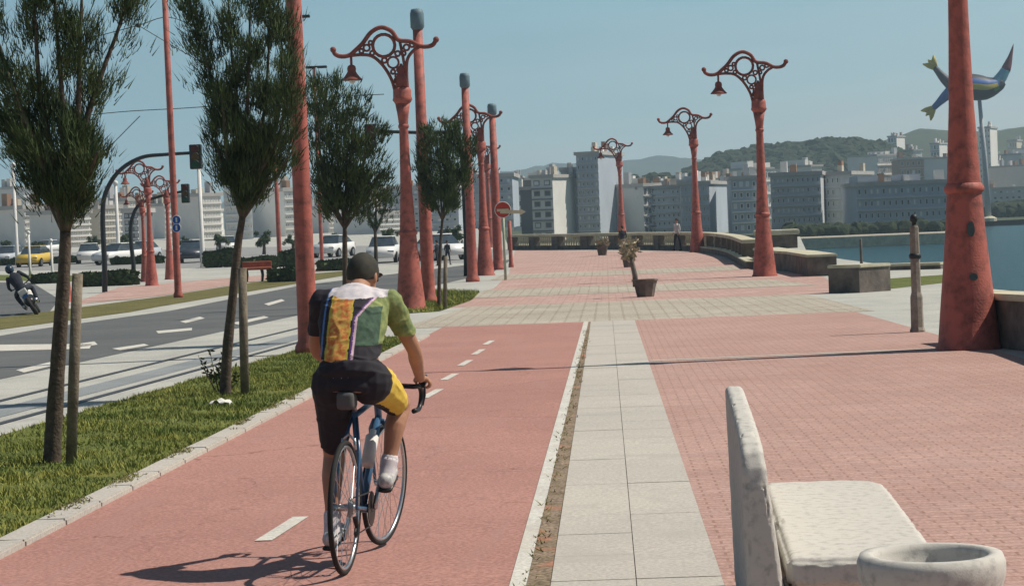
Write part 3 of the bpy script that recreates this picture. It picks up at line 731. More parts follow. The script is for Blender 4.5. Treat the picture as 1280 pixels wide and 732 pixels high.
root = empty('balustrade', (0, 0, 0), 0, 'long curved stone balustrade with small balusters closing the far end of the plaza', 'balustrade')
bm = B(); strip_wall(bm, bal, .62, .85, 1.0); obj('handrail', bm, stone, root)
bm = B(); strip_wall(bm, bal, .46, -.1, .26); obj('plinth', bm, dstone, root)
bbm = B(); lathe(bbm, [(.07, .26), (.07, .3), (.045, .34), (.085, .48), (.085, .54), (.045, .68), (.05, .76), (.075, .80), (.075, .84)], 8)
first = None; sp = resample(bal, .30); cnt = 0
tot = len(sp); 
pier_bm = B(); box(pier_bm, -.3, .3, -.27, .27, -.05, .841)
pier0 = None
for i, (p, d) in enumerate(sp):
    a = math.atan2(d.y, d.x)
    if i % 12 in (0, 1, 2, 3):
        if i % 12 == 1:
            if pier0 is None: q = pier0 = obj('pier', pier_bm, dstone, root)
            else: q = pier0.copy(); col.objects.link(q); q.parent = root
            q.location = (p.x, p.y, gz(p.y)); q.rotation_euler.z = a; q.scale = (1.35, 1, 1)
        continue
    if cnt >= 98: continue
    cnt += 1
    if first is None: q = first = obj('baluster', bbm, stone, root, True)
    else: q = first.copy(); col.objects.link(q); q.parent = root
    q.location = (p.x, p.y, gz(p.y))
far_b = [P(945, 300, 120), P(998, 300, 119)]
bm = B(); root = empty('parapet', (far_b[0].x, 120, 0), 0, 'short stone parapet end just right of the large ornate lamp', 'parapet')
w_ = far_b[1].x-far_b[0].x
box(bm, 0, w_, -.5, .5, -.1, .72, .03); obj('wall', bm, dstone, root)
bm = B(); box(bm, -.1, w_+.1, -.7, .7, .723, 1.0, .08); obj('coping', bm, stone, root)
def low_wall(pts, w_, h, lab, cop=.09):
    root = empty('low_wall', (0, 0, 0), 0, lab, 'low wall', 'low stone walls at the plaza edge')
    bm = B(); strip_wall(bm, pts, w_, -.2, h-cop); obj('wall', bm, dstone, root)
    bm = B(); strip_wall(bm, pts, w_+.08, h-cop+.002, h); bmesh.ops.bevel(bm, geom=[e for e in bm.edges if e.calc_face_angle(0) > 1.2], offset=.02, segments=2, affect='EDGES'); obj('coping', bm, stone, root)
low_wall(spline([G(880, 315), G(910, 320.5), G(940, 336)], 5), .4, .3, 'low curved stone step wall at the foot of the balustrade', .05)
a, b_ = G(972, 341), G(1046, 345)
low_wall([a+Vector((.25, 9, 0)), a+Vector((.45, 4, 0)), a+Vector((.9, 1.0, 0)), b_+Vector((-.4, .6, 0))], .95, .72, 'thick stone wall block with pale top, behind the base of the large ornate lamp')
a = G(1052, 367); b_ = G(1097, 364)
low_wall([a+Vector((0.12, .5, 0)), b_+Vector((0, .5, 0))], 1.0, .72, 'square stone block at the plaza edge before the strip of lawn')
a, b_ = P(1098, 345, 76), P(1184, 343, 76)
low_wall([Vector((a.x, 78, 0)), Vector((b_.x, 77, 0))], .5, .22, 'low pale kerb wall behind the strip of lawn')
low_wall([G(1226, 428)+Vector((0, .4, 0)), G(1246, 432)+Vector((0, .3, 0)), G(1300, 440)+Vector((.2, 0, 0)), G(1420, 470)], .5, .72, 'stone parapet running out of the frame right of the thick lamp shaft')
for (px, py, tp, lab) in ((1077, 335, 300, 'thin light post on the water side beyond the stone block'),):
    g = G(px, py); bm = B(); lathe(bm, [(.06, 0), (.05, .3), (.045, (py-tp)/(FP/g.y)), (.02, (py-tp)/(FP/g.y)+.05)], 8); o = obj('railing_post', bm, dstone, None, True); o.location = g; tag(o, lab, 'post')

# ------------------------------------------------------------------ planters
def planter(base, wpx, hpx, kind, lab, seed):
    rnd = random.Random(seed); g = G(*base); s = FP/g.y; W = wpx/s/2; H = hpx/s
    root = empty('planter', g, 0, lab, 'planter', 'stone planters on the plaza')
    bm = B(); n = 8
    lathe(bm, [(W*.68, 0), (W*.70, .03), (W*.86, H*.6), (W*.98, H*.9), (W*1.08, H*.93), (W*1.08, H), (W*.92, H), (W*.88, H*.86), (.001, H*.86)], n); obj('pot', bm, dstone, root)
    bl = B()
    if kind == 'tall':
        tb = B(); tube(tb, [(-W*.75, 0, H*.6), (-W*.8, 0, H+.15), (-W*.95, .02, H+.4), (-W*1.05, 0, H+.62)], [.085, .07, .065, .06], 8); obj('stem', tb, dstone, root, True)
        cs = [(Vector((-W*1.1+rnd.gauss(0, .11), rnd.gauss(0, .1), H+.75+rnd.uniform(-.2, .3))), .14) for _ in range(26)]
    else:
        cs = [(Vector((rnd.gauss(0, W*.5), rnd.gauss(0, W*.4), H+rnd.uniform(0, .28))), .14) for _ in range(40)]
    for c, l in cs:
        for j in range(8):
            d = Vector((rnd.gauss(0, 1), rnd.gauss(0, 1), rnd.gauss(.6, 1))).normalized()*l; s_ = d.cross(Vector((.3, 1, .2))).normalized()*.03
            bl.faces.new([bl.verts.new(q) for q in (c, c+d*.5+s_, c+d, c+d*.5-s_)])
    obj('plant', bl, drym, root)
planter((807, 371), 31, 22, 'tall', 'nearest stone planter with a leaning pale plant on a thick stem', 1)
planter((785, 334), 15, 14, 'low', 'small stone planter behind the nearest one', 2)
planter((753, 319), 15, 12, 'low', 'small planter with dry plants before the balustrade', 3)
# ------------------------------------------------------------------ hedges, far shrubs
def shrub_mass(bm, x0, x1, y0, y1, z0, z1, n, l, rnd):
    for k in range(n):
        u, v_, t = rnd.random(), rnd.random(), rnd.random()
        x, y = x0+(x1-x0)*u, y0+(y1-y0)*v_; z = z0+(z1-z0)*(t**.6)*(1+.28*noise.noise(Vector((x*.8, y*.8, 3))))
        d = Vector((rnd.gauss(0, 1), rnd.gauss(0, 1), rnd.gauss(.3, 1))).normalized()*l; s_ = d.cross(Vector((.3, 1, .4))).normalized()*l*.35
        c = Vector((x, y, z)); bm.faces.new([bm.verts.new(q) for q in (c-d*.4, c+s_, c+d*.6, c-s_)])
rnd = random.Random(11)
for (x0, x1, yb, yt, lab) in ((42, 76, 354, 343, 'low clipped hedge left of the nearest tree trunk'), (103, 172, 357, 340, 'low clipped green hedge at the foot of the curved mast'),
                              (256, 298, 334, 313, 'dark hedge behind the second tree'), (300, 346, 336, 322, 'dark hedge behind the red bench'), (350, 376, 333, 314, 'dark hedge beside the thick red pole'),
                              (398, 440, 338, 326, 'low hedge by the road behind the cyclist head'), (0, 100, 330, 322, 'long dark hedge in front of the white apartment blocks'), (140, 205, 330, 321, 'long dark hedge right of the curved mast'), (338, 372, 352, 337, 'small shrub on the verge before the red bench')):
    g = G((x0+x1)/2, yb); s = FP/g.y; w_ = (x1-x0)/s; h = (yb-yt)/s
    root = empty('hedge', g, 0, lab, 'hedge', 'clipped hedges and shrubs across the road')
    bm = B(); tube(bm, [(-w_/2, 0, .1), (w_/2, 0, .1)], .06, 6); obj('stem', bm, bark, root)
    bm = B(); shrub_mass(bm, -w_/2, w_/2, -.6, .6, 0, h*.95, int(1500+w_*h*260), .26, rnd); obj('foliage', bm, leaf2, root)

# ------------------------------------------------------------------ red bench with dark legs across the road
g = G(322, 352); s = FP/g.y
root = empty('street_bench', g, R(8), 'small red bench with dark legs on the verge across the road', 'bench')
bm = B(); box(bm, -.62, .62, -.22, .22, .50, .62, .04); box(bm, -.62, .62, .16, .24, .625, .86, .03); obj('seat', bm, mat('bench_red', (.42, .13, .07), .7, (.25, .08, .05), 4), root)
for x in (-.45, .2, .45):
    bm = B(); tube(bm, [(x, -.12, 0), (x+.03, -.1, .3), (x, -.05, .51)], [.05, .06, .07], 8); obj('leg', bm, dark, root, True)

def street_tree(px, yb, hpx, lab, seed):
    rnd = random.Random(seed); g = G(px, yb); s = FP/g.y; H = hpx/s
    root = empty('tree', g, 0, lab, 'tree', 'small street trees before the left-hand town')
    bm = B(); tube(bm, [(0, 0, -.1), (.05, 0, H*.3), (0, 0, H*.75)], [.16, .12, .05], 7); obj('trunk', bm, bark, root, True)
    bm = B(); cl = [Vector((rnd.gauss(0, H*.16), rnd.gauss(0, H*.16), H*rnd.uniform(.42, .9))) for _ in range(16)]
    for c in cl:
        for k in range(90):
            d = Vector((rnd.gauss(0, 1), rnd.gauss(0, 1), rnd.gauss(0, 1))).normalized(); p = c+d*H*.13*rnd.random()**.5; e_ = Vector((rnd.gauss(0, 1), rnd.gauss(0, 1), rnd.gauss(0, 1))).normalized()*H*.045; f_ = e_.cross(d)*.6
            bm.faces.new([bm.verts.new(q) for q in (p-e_, p+f_, p+e_, p-f_)])
    obj('crown', bm, leaf2, root)
for i, (px, yb, hp, wh) in enumerate(((8, 322, 22, 'at the far left edge'), (48, 321, 20, 'left of the nearest trunk'), (118, 320, 26, 'beside the curved dark mast'), (158, 321, 30, 'left of the red lamp cluster'), (228, 319, 24, 'right of the blue signs'), (275, 318, 28, 'left of the second trunk'),
        (330, 318, 30, 'above the small red bench'), (366, 317, 24, 'left of the thick red pole'), (420, 316, 26, 'left above the cyclist cap'), (488, 315, 30, 'right above the cyclist cap'), (568, 313, 34, 'between the tall red poles'))):
    street_tree(px, yb, hp, 'small dark street tree %s' % wh, 50+i)
# white masts
for (px, yb, yt, w_, lab) in ((22, 332, 205, 5, 'white mast at the far left before the apartment blocks'), (38, 345, 290, 3.5, 'short white lamp post left of the nearest tree'), (66, 352, 300, 3.5, 'short white post just left of the nearest trunk'),
                              (149, 330, 228, 5, 'white mast right of the curved dark mast'), (254, 334, 205, 6, 'tall white mast below the traffic light head'), (540, 330, 282, 3, 'white globe light post between the tall red poles')):
    g = G(px, yb); s = FP/g.y; H = (yb-yt)/s; root = empty('white_mast', g, 0, lab, 'mast', 'white masts on the left')
    bm = B(); lathe(bm, [(w_/s/1.6, 0), (w_/s/2, .4), (w_/s/2.6, H)], 10); obj('shaft', bm, white, root, True)
    bm = B(); ball(bm, (0, 0, H), w_/s*.7, 10); obj('globe', bm, white, root, True)

# ------------------------------------------------------------------ cars
def car_proto():
    root = empty('parked_car')
    L_, W_ = 4.2, 1.7
    st = [(-2.1, .35, .62), (-2.0, .3, .78), (-1.5, .28, .88), (-.9, .27, .92), (0, .27, .92), (.8, .27, .94), (1.5, .28, .96), (1.95, .3, .94), (2.1, .36, .7)]
    bm = B(); rings = []
    for x, z0, z1 in st:
        y = W_/2*(1-.12*(abs(x)/2.1)**4); rings.append([bm.verts.new(q) for q in ((x, -y*.92, z0), (x, -y, (z0+z1)/2), (x, -y*.93, z1), (x, y*.93, z1), (x, y, (z0+z1)/2), (x, y*.92, z0))])
    for a, c in zip(rings, rings[1:]):
        for k in range(6): bm.faces.new((a[k], a[(k+1) % 6], c[(k+1) % 6], c[k]))
    bm.faces.new(rings[0][::-1]); bm.faces.new(rings[-1]); bmesh.ops.recalc_face_normals(bm, faces=bm.faces[:])
    body = obj('body', bm, white, root, True)
    bm = B(); rings = []
    for x, z, yy in ((-1.15, .9, .76), (-.55, 1.36, .62), (.2, 1.44, .63), (1.0, 1.38, .62), (1.7, .94, .74)):
        rings.append([bm.verts.new(q) for q in ((x, -yy, .88 if z < 1 else .9), (x, -yy*.93, z), (x, yy*.93, z), (x, yy, .88 if z < 1 else .9))])
    for a, c in zip(rings, rings[1:]):
        for k in range(4): bm.faces.new((a[k], a[(k+1) % 4], c[(k+1) % 4], c[k]))
    bm.faces.new(rings[0][::-1]); bm.faces.new(rings[-1]); bmesh.ops.recalc_face_normals(bm, faces=bm.faces[:])
    obj('window_glass', bm, glass, root)
    bm = B(); box(bm, -.5, 1.0, -.585, .585, 1.40, 1.465, .03); obj('roof', bm, white, root, True)
    for x in (-1.3, 1.3):
        for y in (-.78, .78):
            bm = B(); bmesh.ops.create_cone(bm, cap_ends=True, segments=20, radius1=.31, radius2=.31, depth=.2, matrix=Matrix.Translation((x, y, .31)) @ Matrix.Rotation(R(90), 4, 'X')); wo = obj('wheel', bm, rubber, root)
            bm = B(); bmesh.ops.create_cone(bm, cap_ends=True, segments=16, radius1=.18, radius2=.18, depth=.215, matrix=Matrix.Translation((x, y, .31)) @ Matrix.Rotation(R(90), 4, 'X')); obj('rim', bm, chrome, wo)
    for y in (-.6, .6):
        bm = B(); box(bm, -2.1, -2.02, y-.16, y+.16, .58, .7, .02); obj('headlight', bm, chrome, root)
        bm = B(); box(bm, 2.03, 2.1, y-.14, y+.14, .68, .84, .02); obj('tail_light', bm, sgr, root)
    return root
cp = car_proto()
carcols = {'white': (.72, .72, .70), 'yellow': (.62, .42, .06), 'blue': (.05, .12, .28), 'silver': (.42, .45, .48), 'red': (.4, .05, .04), 'dark': (.04, .045, .06), 'green': (.07, .17, .13)}
cars = [(44, 338, 'yellow', 5), (12, 336, 'silver', -5), (112, 334, 'white', 8), (85, 329, 'blue', 0), (150, 335, 'white', -6), (240, 333, 'dark', 20), (205, 329, 'white', 10), (312, 327, 'silver', 0), (178, 331, 'silver', 4),
        (418, 326, 'white', 15), (450, 330, 'blue', 10), (480, 333, 'white', 22), (498, 326, 'green', 15), (430, 318, 'silver', 0), (550, 330, 'white', 30), (578, 322, 'dark', 30), (560, 316, 'silver', 20), (395, 321, 'red', 10), (284, 322, 'white', 0), (60, 322, 'white', 0), (130, 322, 'dark', 0)]
where = ['left of the nearest tree trunk', 'at the left edge of the photo', 'just right of the nearest trunk', 'behind the nearest trunk', 'beside the curved dark mast', 'at the foot of the tall white mast', 'behind the red lamp cluster', 'above the small red bench', 'left of the red lamp cluster',
         'left of the cyclist head', 'just above the cyclist cap', 'right of the cyclist head', 'behind the ornate lamp beyond the cyclist', 'farther off above the cyclist head', 'between the tall poles and the small staked tree', 'beside the red pole with blue-grey cap', 'farthest among those between the tall poles', 'next to the thick red pole', 'behind the second tree trunk', 'in the back row by the apartment blocks', 'in the back row right of the nearest trunk']
keep = (0, 1, 2, 4, 5, 8, 9, 11, 14, 16, 18, 19)
cars = [cars[k] for k in keep]; where = [where[k] for k in keep]
RZ = (88, 85, 100, 62, 95, 80, 76, 90, 118, 84, 100, 70)
for i, ((px, py, cn, rz), wh) in enumerate(zip(cars, where)):
    rz = RZ[i]
    o = cp if i == 0 else copy_tree(cp)
    o.location = G(px, py-5); o.rotation_euler.z = R(rz)
    cm = mat('car_'+cn, carcols[cn], .35, carcols[cn], spec=.5)
    for ch in o.children:
        if ch.name.split('.')[0] in ('body', 'roof'):
            ch.data = ch.data if i == 0 else ch.data.copy(); ch.data.materials[0] = cm
    tag(o, 'small %s car parked %s' % (cn, wh), 'car', 'cars parked across the road')

# ------------------------------------------------------------------ buildings
def wallmat(n_, c): return mat('wall_'+n_, c, .9, tuple(v*.85 for v in c), .12, 0)
WM = {'white': wallmat('white', (.76, .74, .70)), 'grey': wallmat('grey', (.50, .51, .52)), 'dark': wallmat('dark', (.17, .17, .18)), 'cream': wallmat('cream', (.58, .52, .42)), 'pale': wallmat('pale', (.68, .70, .70)), 'brick': wallmat('brick', (.34, .20, .13)), 'slate': wallmat('slate', (.42, .47, .53))}
roofm = mat('flat_roof', (.46, .44, .42), .9, (.36, .34, .32), .2)
def building(px0, px1, ytop, Y, zb, depth, rot, wm, lab, wn=(6, 4), frame='white', extra=None, winside=True):
    a = P(px0, ytop, Y); c = P(px1, ytop, Y); zt = (a.z+c.z)/2; H = zt-zb; th = R(rot)
    vis = c.x-a.x
    W_ = max(4, (vis-depth*abs(math.sin(th)))/math.cos(th)) if rot else vis
    # pivot = the corner facing the camera most
    ct = Vector(((a.x+c.x)/2, Y+depth/2, zb))
    root = empty('building', ct, th, lab, 'building')
    bm = B(); box(bm, -W_/2, W_/2, -depth/2, depth/2, 0, H); obj('wall', bm, WM[wm], root)
    bm = B(); ov = .35; box(bm, -W_/2-ov, W_/2+ov, -depth/2-ov, depth/2+ov, H+.002, H+.6)
    rf = obj('roof', bm, roofm, root)
    if extra:
        for (u0, u1, hh) in extra:
            bm = B(); box(bm, -W_/2+W_*u0, -W_/2+W_*u1, -depth*.3, depth*.3, H+.602, H+.6+hh); obj('penthouse', bm, WM[wm], rf)
    rb = random.Random(int(px0*7+ytop))
    for k in range(rb.randint(3, 6)):
        u = rb.uniform(.05, .9); hh = rb.uniform(.6, 2.2); ww_ = rb.uniform(.6, 2.6); y_ = rb.uniform(-.4, .3)*depth
        bm = B(); box(bm, -W_/2+W_*u, -W_/2+W_*u+min(ww_, W_*.1+.3), y_, y_+1.5, H+.602, H+.6+hh); obj(rb.choice(['chimney', 'roof_box', 'water_tank']), bm, WM[rb.choice(['white', 'grey', 'cream', 'brick'])], rf)
    nx, nz = wn
    if nx*nz:
        ww, wh = W_/nx*.55, min(2.4, H/nz*.5); bm = B(); box(bm, -ww/2, ww/2, -.10, .05, -wh/2, wh/2); fm = None
        pb = B(); box(pb, -ww/2+.14, ww/2-.14, -.13, -.102, -wh/2+.14, wh/2-.14)
        cnt = 0
        for k in range(nz):
            for i in range(nx):
                if cnt > 97: break
                cnt += 1
                loc = (-W_/2+W_*(i+.5)/nx, -depth/2, H*(k+.55)/nz)
                if fm is None: q = fm = obj('window', bm, WM[frame], root); pn = obj('pane', pb, glass, q); pbl = pn.data.copy(); pbl.materials[0] = WM['pale']; gl_ = pn.data
                else: q = fm.copy(); col.objects.link(q); q.parent = root; p2 = pn.copy(); col.objects.link(p2); p2.parent = q; p2.data = pbl if rb.random() < .3 else gl_
                q.location = loc
        # balcony floor bands
        bb = B()
        for k in range(1, nz): box(bb, -W_/2-.02, W_/2+.02, -depth/2-.35, -depth/2+.02, H*k/nz-.12, H*k/nz+.12)
        if nz > 2: obj('floor_band', bb, WM[frame], root)
    return root
zf = -3.0
# across the bay
building(640, 652, 222, 640, zf, 14, 0, 'white', 'narrow pale block just right of the round red sign', (2, 5))
building(650, 686, 237, 400, zf, 16, 0, 'dark', 'low dark block above the left end of the balustrade', (0, 0), extra=[(.1, .6, 1.2)])
building(652, 695, 224, 640, zf, 14, 40, 'white', 'white rooftop block rising behind the low dark block', (7, 5), extra=[(.2, .5, 1.5)])
building(686, 702, 222, 395, zf, 14, -20, 'white', 'slim white building between the dark block and the large blue-grey block', (2, 6), 'dark')
building(701, 735, 213, 405, zf, 18, 0, 'slate', 'blue-grey slab, lower left half of the large tall block', (6, 8), 'grey')
building(733, 766, 193, 402, zf, 22, -12, 'slate', 'tall blue-grey slab with step, tallest one over the balustrade', (5, 10), 'grey')
building(764, 800, 234, 410, zf, 14, 42, 'white', 'white building right of the tall slab, behind the smallest ornate lamp', (4, 5), 'dark')
building(796, 850, 236, 412, zf, 12, 0, 'pale', 'pale blue-white apartment block behind the small standing figures', (9, 6), 'white')
building(850, 918, 230, 400, zf, 26, -10, 'slate', 'dark blue apartment block right of the middle ornate lamp', (8, 5), 'grey', extra=[(.0, .5, 1)])
building(914, 946, 224, 395, zf, 14, 0, 'slate', 'blue block with pale stair strips left of the large ornate lamp', (4, 5), 'white')
building(905, 975, 212, 700, zf, 14, 35, 'white', 'white building showing its roofline below the dark wood', (10, 4), 'white', extra=[(.1, .3, 2), (.5, .9, 1.5)])
building(963, 1052, 219, 352, zf, 24, -8, 'grey', 'large grey building right of the large ornate lamp', (10, 6), 'grey')
building(975, 1028, 209, 620, zf, 14, 38, 'white', 'white upper block behind the large grey building', (9, 5), 'white', extra=[(.1, .4, 1.5), (.55, .8, 1)])
building(1046, 1092, 218, 362, zf, 18, -18, 'pale', 'pale grey block with a bright corner strip at mid right', (5, 5), 'white')
building(1070, 1192, 231, 335, zf, 20, 0, 'slate', 'long low dark building along the water left of the thick lamp shaft', (16, 4), 'grey', extra=[(.05, .3, 1), (.5, .7, 1)])
building(1064, 1128, 195, 760, zf, 16, 32, 'white', 'wide pale apartment block on the slope', (14, 6), 'white', extra=[(.6, .8, 1)])
building(1124, 1166, 199, 740, zf, 20, 0, 'brick', 'brownish block on the slope between two pale ones', (6, 6), 'cream')
building(1160, 1200, 198, 730, zf, 12, 35, 'pale', 'pale block on the slope just left of the thick lamp shaft', (7, 6), 'white')
building(1117, 1128, 171, 1000, zf, 12, -25, 'white', 'small white tower on the hill crest', (3, 10), 'dark')
building(1170, 1182, 180, 980, zf, 12, -25, 'white', 'small white house on the hill beside the thick lamp shaft', (3, 9), 'dark')
building(1230, 1248, 160, 800, zf, 14, -20, 'white', 'tall white tower block right of the thick lamp shaft', (4, 14), 'pale')
building(1247, 1300, 208, 740, zf, 20, 25, 'white', 'white terrace on the right-hand slope', (9, 5), 'pale')
building(1255, 1300, 193, 900, zf, 20, 20, 'white', 'upper white terrace on the right-hand slope', (8, 6), 'pale')
building(1240, 1300, 236, 600, zf, 20, 0, 'grey', 'grey harbour building right of the thick lamp shaft', (8, 4), 'grey')
building(1262, 1282, 176, 1000, zf, 14, -20, 'cream', 'distant cream block at the right edge below the sculpture tail', (4, 7), 'white')
# the town at the left
zl = -1.5
building(-20, 45, 262, 330, 0, 9, 48, 'white', 'long white apartment block at the far left', (12, 6), 'white')
building(-10, 34, 236, 500, 0, 12, 45, 'pale', 'taller pale block behind the far left apartments', (8, 6), 'grey')
building(40, 88, 268, 310, 0, 9, 48, 'white', 'white apartment block behind the nearest tree trunk', (10, 6), 'white')
building(86, 128, 262, 340, 0, 9, 48, 'cream', 'cream apartment block left of the curved dark mast', (8, 6), 'white')
building(125, 164, 252, 360, 0, 9, 46, 'white', 'white apartment block behind the curved dark mast', (7, 7), 'white')
building(155, 172, 266, 300, 0, 10, 0, 'dark', 'narrow dark facade left of the red lamp cluster', (3, 5), 'grey')
building(170, 215, 258, 420, 0, 9, 46, 'white', 'white block behind the red lamp cluster', (7, 6), 'white')
building(215, 262, 246, 380, 0, 9, 46, 'white', 'white block behind the pair of blue signs', (7, 6), 'white')
building(252, 306, 228, 330, 0, 24, 10, 'pale', 'large grey building with pale floor bands left of the second tree', (9, 7), 'white', extra=[(.1, .5, 1)])
building(300, 372, 240, 350, 0, 12, 40, 'pale', 'wide pale building between the second tree and the thick red pole', (10, 6), 'white')
building(368, 420, 262, 400, 0, 10, 46, 'white', 'white building right of the thick red pole', (8, 5), 'white')
building(415, 490, 270, 330, 0, 12, 40, 'pale', 'low pale building above the cyclist head', (12, 4), 'white', extra=[(.2, .4, 1)])
building(486, 572, 236, 340, 0, 26, 0, 'slate', 'dark blue-grey building behind the small staked tree', (9, 6), 'grey')
building(560, 640, 222, 360, 0, 26, 0, 'slate', 'blue-grey building behind the three red poles', (9, 6), 'grey')
building(455, 500, 244, 520, 0, 20, 0, 'slate', 'hazy block behind the ornate lamp beyond the cyclist', (6, 5), 'grey')

ORD = 'first second third fourth fifth sixth seventh eighth ninth tenth eleventh twelfth thirteenth fourteenth fifteenth sixteenth'.split()
def number(lst, fmt):
    for k, (px_, o_) in enumerate(sorted(lst, key=lambda t: t[0])): o_['label'] = fmt % ORD[k]
rb = random.Random(21); hs = []
for k in range(16):
    px = rb.uniform(1050, 1285); y_ = rb.uniform(183, 222); w_ = rb.uniform(8, 22)
    o = building(px, px+w_, y_, rb.uniform(780, 1120), -2, 12, rb.choice([-20, 30, 40]), rb.choice(['white', 'pale', 'cream', 'white', 'white']), 'small pale house among the trees of the right-hand slope', (3, 3), 'grey'); o['group'] = 'houses on the right-hand slope'; hs.append((px+w_/2, o))
number(hs, 'small house among trees of the right-hand slope, %s from the left'); hs = []
for k in range(12):
    px = rb.uniform(0, 470); y_ = 276-px*.04+rb.uniform(-22, 8); w_ = rb.uniform(10, 30)
    o = building(px, px+w_, y_, rb.uniform(420, 620), 0, 12, rb.choice([20, 30, 0]), rb.choice(['white', 'pale', 'cream', 'brick']), 'small block rising over the roofs of the left-hand town', (4, 5), 'white'); o['group'] = 'blocks over the roofs of the left-hand town'; hs.append((px+w_/2, o))
number(hs, 'small block rising over the left-hand town roofs, %s from the left'); hs = []
for k in range(14):
    px = rb.uniform(655, 1000); y_ = 244-(px-758)*.04+rb.uniform(-14, 2); w_ = rb.uniform(8, 22)
    o = building(px, px+w_, y_, rb.uniform(480, 600), -3, 12, rb.choice([-25, 0, 35, 40]), rb.choice(['white', 'pale', 'cream', 'white']), 'small pale rooftop showing behind the waterfront blocks', (3, 4), 'grey'); o['group'] = 'rooftops behind the waterfront blocks'; hs.append((px+w_/2, o))
number(hs, 'small pale rooftop behind the waterfront blocks, %s from the left')
# ------------------------------------------------------------------ hills and woods
def hill(name, Y, prof, dY, m, rough=1.0, base=-3.5, n=160):
    """ridge: silhouette in photo pixels at distance Y, falling away front and back"""
    bm = B(); x0, x1 = prof[0][0], prof[-1][0]; rows = []
    for r_ in range(9):
        t = r_/8*2-1; row = []
        for i in range(n+1):
            px = x0+(x1-x0)*i/n
            for (a, ya), (c, yc) in zip(prof, prof[1:]):
                if a <= px <= c: py = ya+(yc-ya)*(px-a)/(c-a); break
            p = P(px, py, Y); yy = Y+dY*t
            h = base+(p.z-base)*math.cos(t*math.pi/2)**.7 + rough*noise.fractal(Vector((p.x*.02, yy*.02, 0)), 1, 2, 4)*abs(math.cos(t*math.pi/2))
            row.append(bm.verts.new((p.x*(1+.1*t*dY/Y), yy, h)))
        rows.append(row)
    for a, c in zip(rows, rows[1:]):
        for i in range(n): bm.faces.new((a[i], a[i+1], c[i+1], c[i]))
    return tag(obj(name, bm, m, None, True), kind='structure')
hm = mat('hill_green', (.075, .09, .05), 1, (.045, .06, .035), .02)
hill('hills', 3000, [(-250, 262), (-50, 258), (40, 256), (110, 262), (250, 255), (420, 240), (560, 228), (640, 212), (690, 205), (740, 204), (800, 199), (850, 196), (900, 205), (960, 192), (1010, 190), (1040, 178), (1120, 172), (1200, 165), (1280, 160), (1500, 150)], 250, hm, 8)
hill('far_hill', 1250, [(1000, 215), (1050, 182), (1100, 178), (1150, 166), (1200, 166), (1260, 160), (1330, 156), (1450, 160)], 230, hm, 4)
hw = hill('wooded_hill', 900, [(840, 230), (872, 214), (895, 200), (940, 192), (985, 186), (1030, 180), (1075, 181), (1112, 188), (1150, 205), (1190, 225)], 120, mat('wood_floor', (.03, .04, .018), 1), 2)
def woods(name, Y, prof, n, lab, size=2.2, dY=90, hl=None):
    rnd = random.Random(5); tb = bmesh.new(); bmesh.ops.create_icosphere(tb, subdivisions=2, radius=1); tb.verts.ensure_lookup_table()
    tv = [v.co.copy() for v in tb.verts]; tf = [[v.index for v in f.verts] for f in tb.faces]; tb.free(); VV, FF = [], []
    for k in range(n):
        px = rnd.uniform(prof[0][0], prof[-1][0])
        for (a, ya), (c, yc) in zip(prof, prof[1:]):
            if a <= px <= c: py = ya+(yc-ya)*(px-a)/(c-a); break
        yy = Y+rnd.uniform(-dY, dY*.2); top = P(px, py, Y).z
        f = max(0, 1-abs(yy-Y)/dY*.75) if hl is None else math.cos((yy-Y)/hl*math.pi/2)**.7
        c = Vector((P(px, py, yy).x, yy, -2+(top+2)*f*rnd.uniform(.86, 1.0)))
        r_ = size*rnd.uniform(.6, 1.5); b0 = len(VV)
        for q_ in tv:
            d = Vector((q_.x*r_, q_.y*r_, q_.z*r_*.85)); VV.append(c+d+d*.45*noise.noise((c+d)*.9))
        FF.extend([[b0+i_ for i_ in f] for f in tf])
    me = bpy.data.meshes.new(name); me.from_pydata(VV, [], FF); me.materials.append(mat('wood_leaves', (.035, .05, .02), 1, (.015, .024, .012), .5))
    o = bpy.data.objects.new(name, me); col.objects.link(o); tag(o, lab, 'wood', kind='stuff')
woods('woods', 900, [(845, 226), (872, 212), (895, 198), (940, 190), (985, 184), (1030, 179), (1075, 179), (1112, 187), (1150, 206)], 3600, 'dark wooded ridge behind the waterfront buildings at right', 2.3, 112, 120)
woods('woods', 700, [(772, 226), (800, 222), (830, 220), (870, 219), (900, 224)], 260, 'low dark tree line above the pale apartment block', 1.7, 20)
woods('woods', 318, [(985, 286), (1050, 289), (1100, 286), (1190, 283)], 170, 'low dark shrubs along the far quay', .9, 6)
woods('woods', 500, [(1240, 262), (1300, 255)], 60, 'dark shore trees at the right edge behind the sculpture pole', 1.5, 15)

# ------------------------------------------------------------------ sculpture on a mast across the water
Ys = 440; b0 = P(1236, 281, Ys); s = FP/Ys
root = empty('sculpture', (b0.x, Ys, -3), 0, 'colourful leaping fish-like sculpture with yellow fins on a tall grey mast', 'sculpture')
def q(px, py, dy=0): v = P(px, py, Ys+dy); return Vector((v.x-b0.x, dy, v.z+3))
greym = mat('mast_grey', (.50, .52, .54), .6); sdark = mat('sculpture_dark', (.05, .05, .06), .5); sblue = mat('sculpture_blue', (.04, .14, .42), .5)
slb = mat('sculpture_light_blue', (.22, .48, .60), .5); syel = mat('sculpture_yellow', (.62, .48, .08), .5); sgreen = mat('sculpture_green', (.12, .26, .08), .5); spink = mat('sculpture_maroon', (.22, .06, .07), .5)
bm = B(); tube(bm, [(0, 0, 0), q(1231, 200), q(1224, 122)], [.62, .5, .36], 12); obj('mast', bm, greym, root, True)
bm = B(); lathe(bm, [(1.6, -.1), (1.6, .5), (.8, .9)], 12); obj('plinth', bm, stone, root)
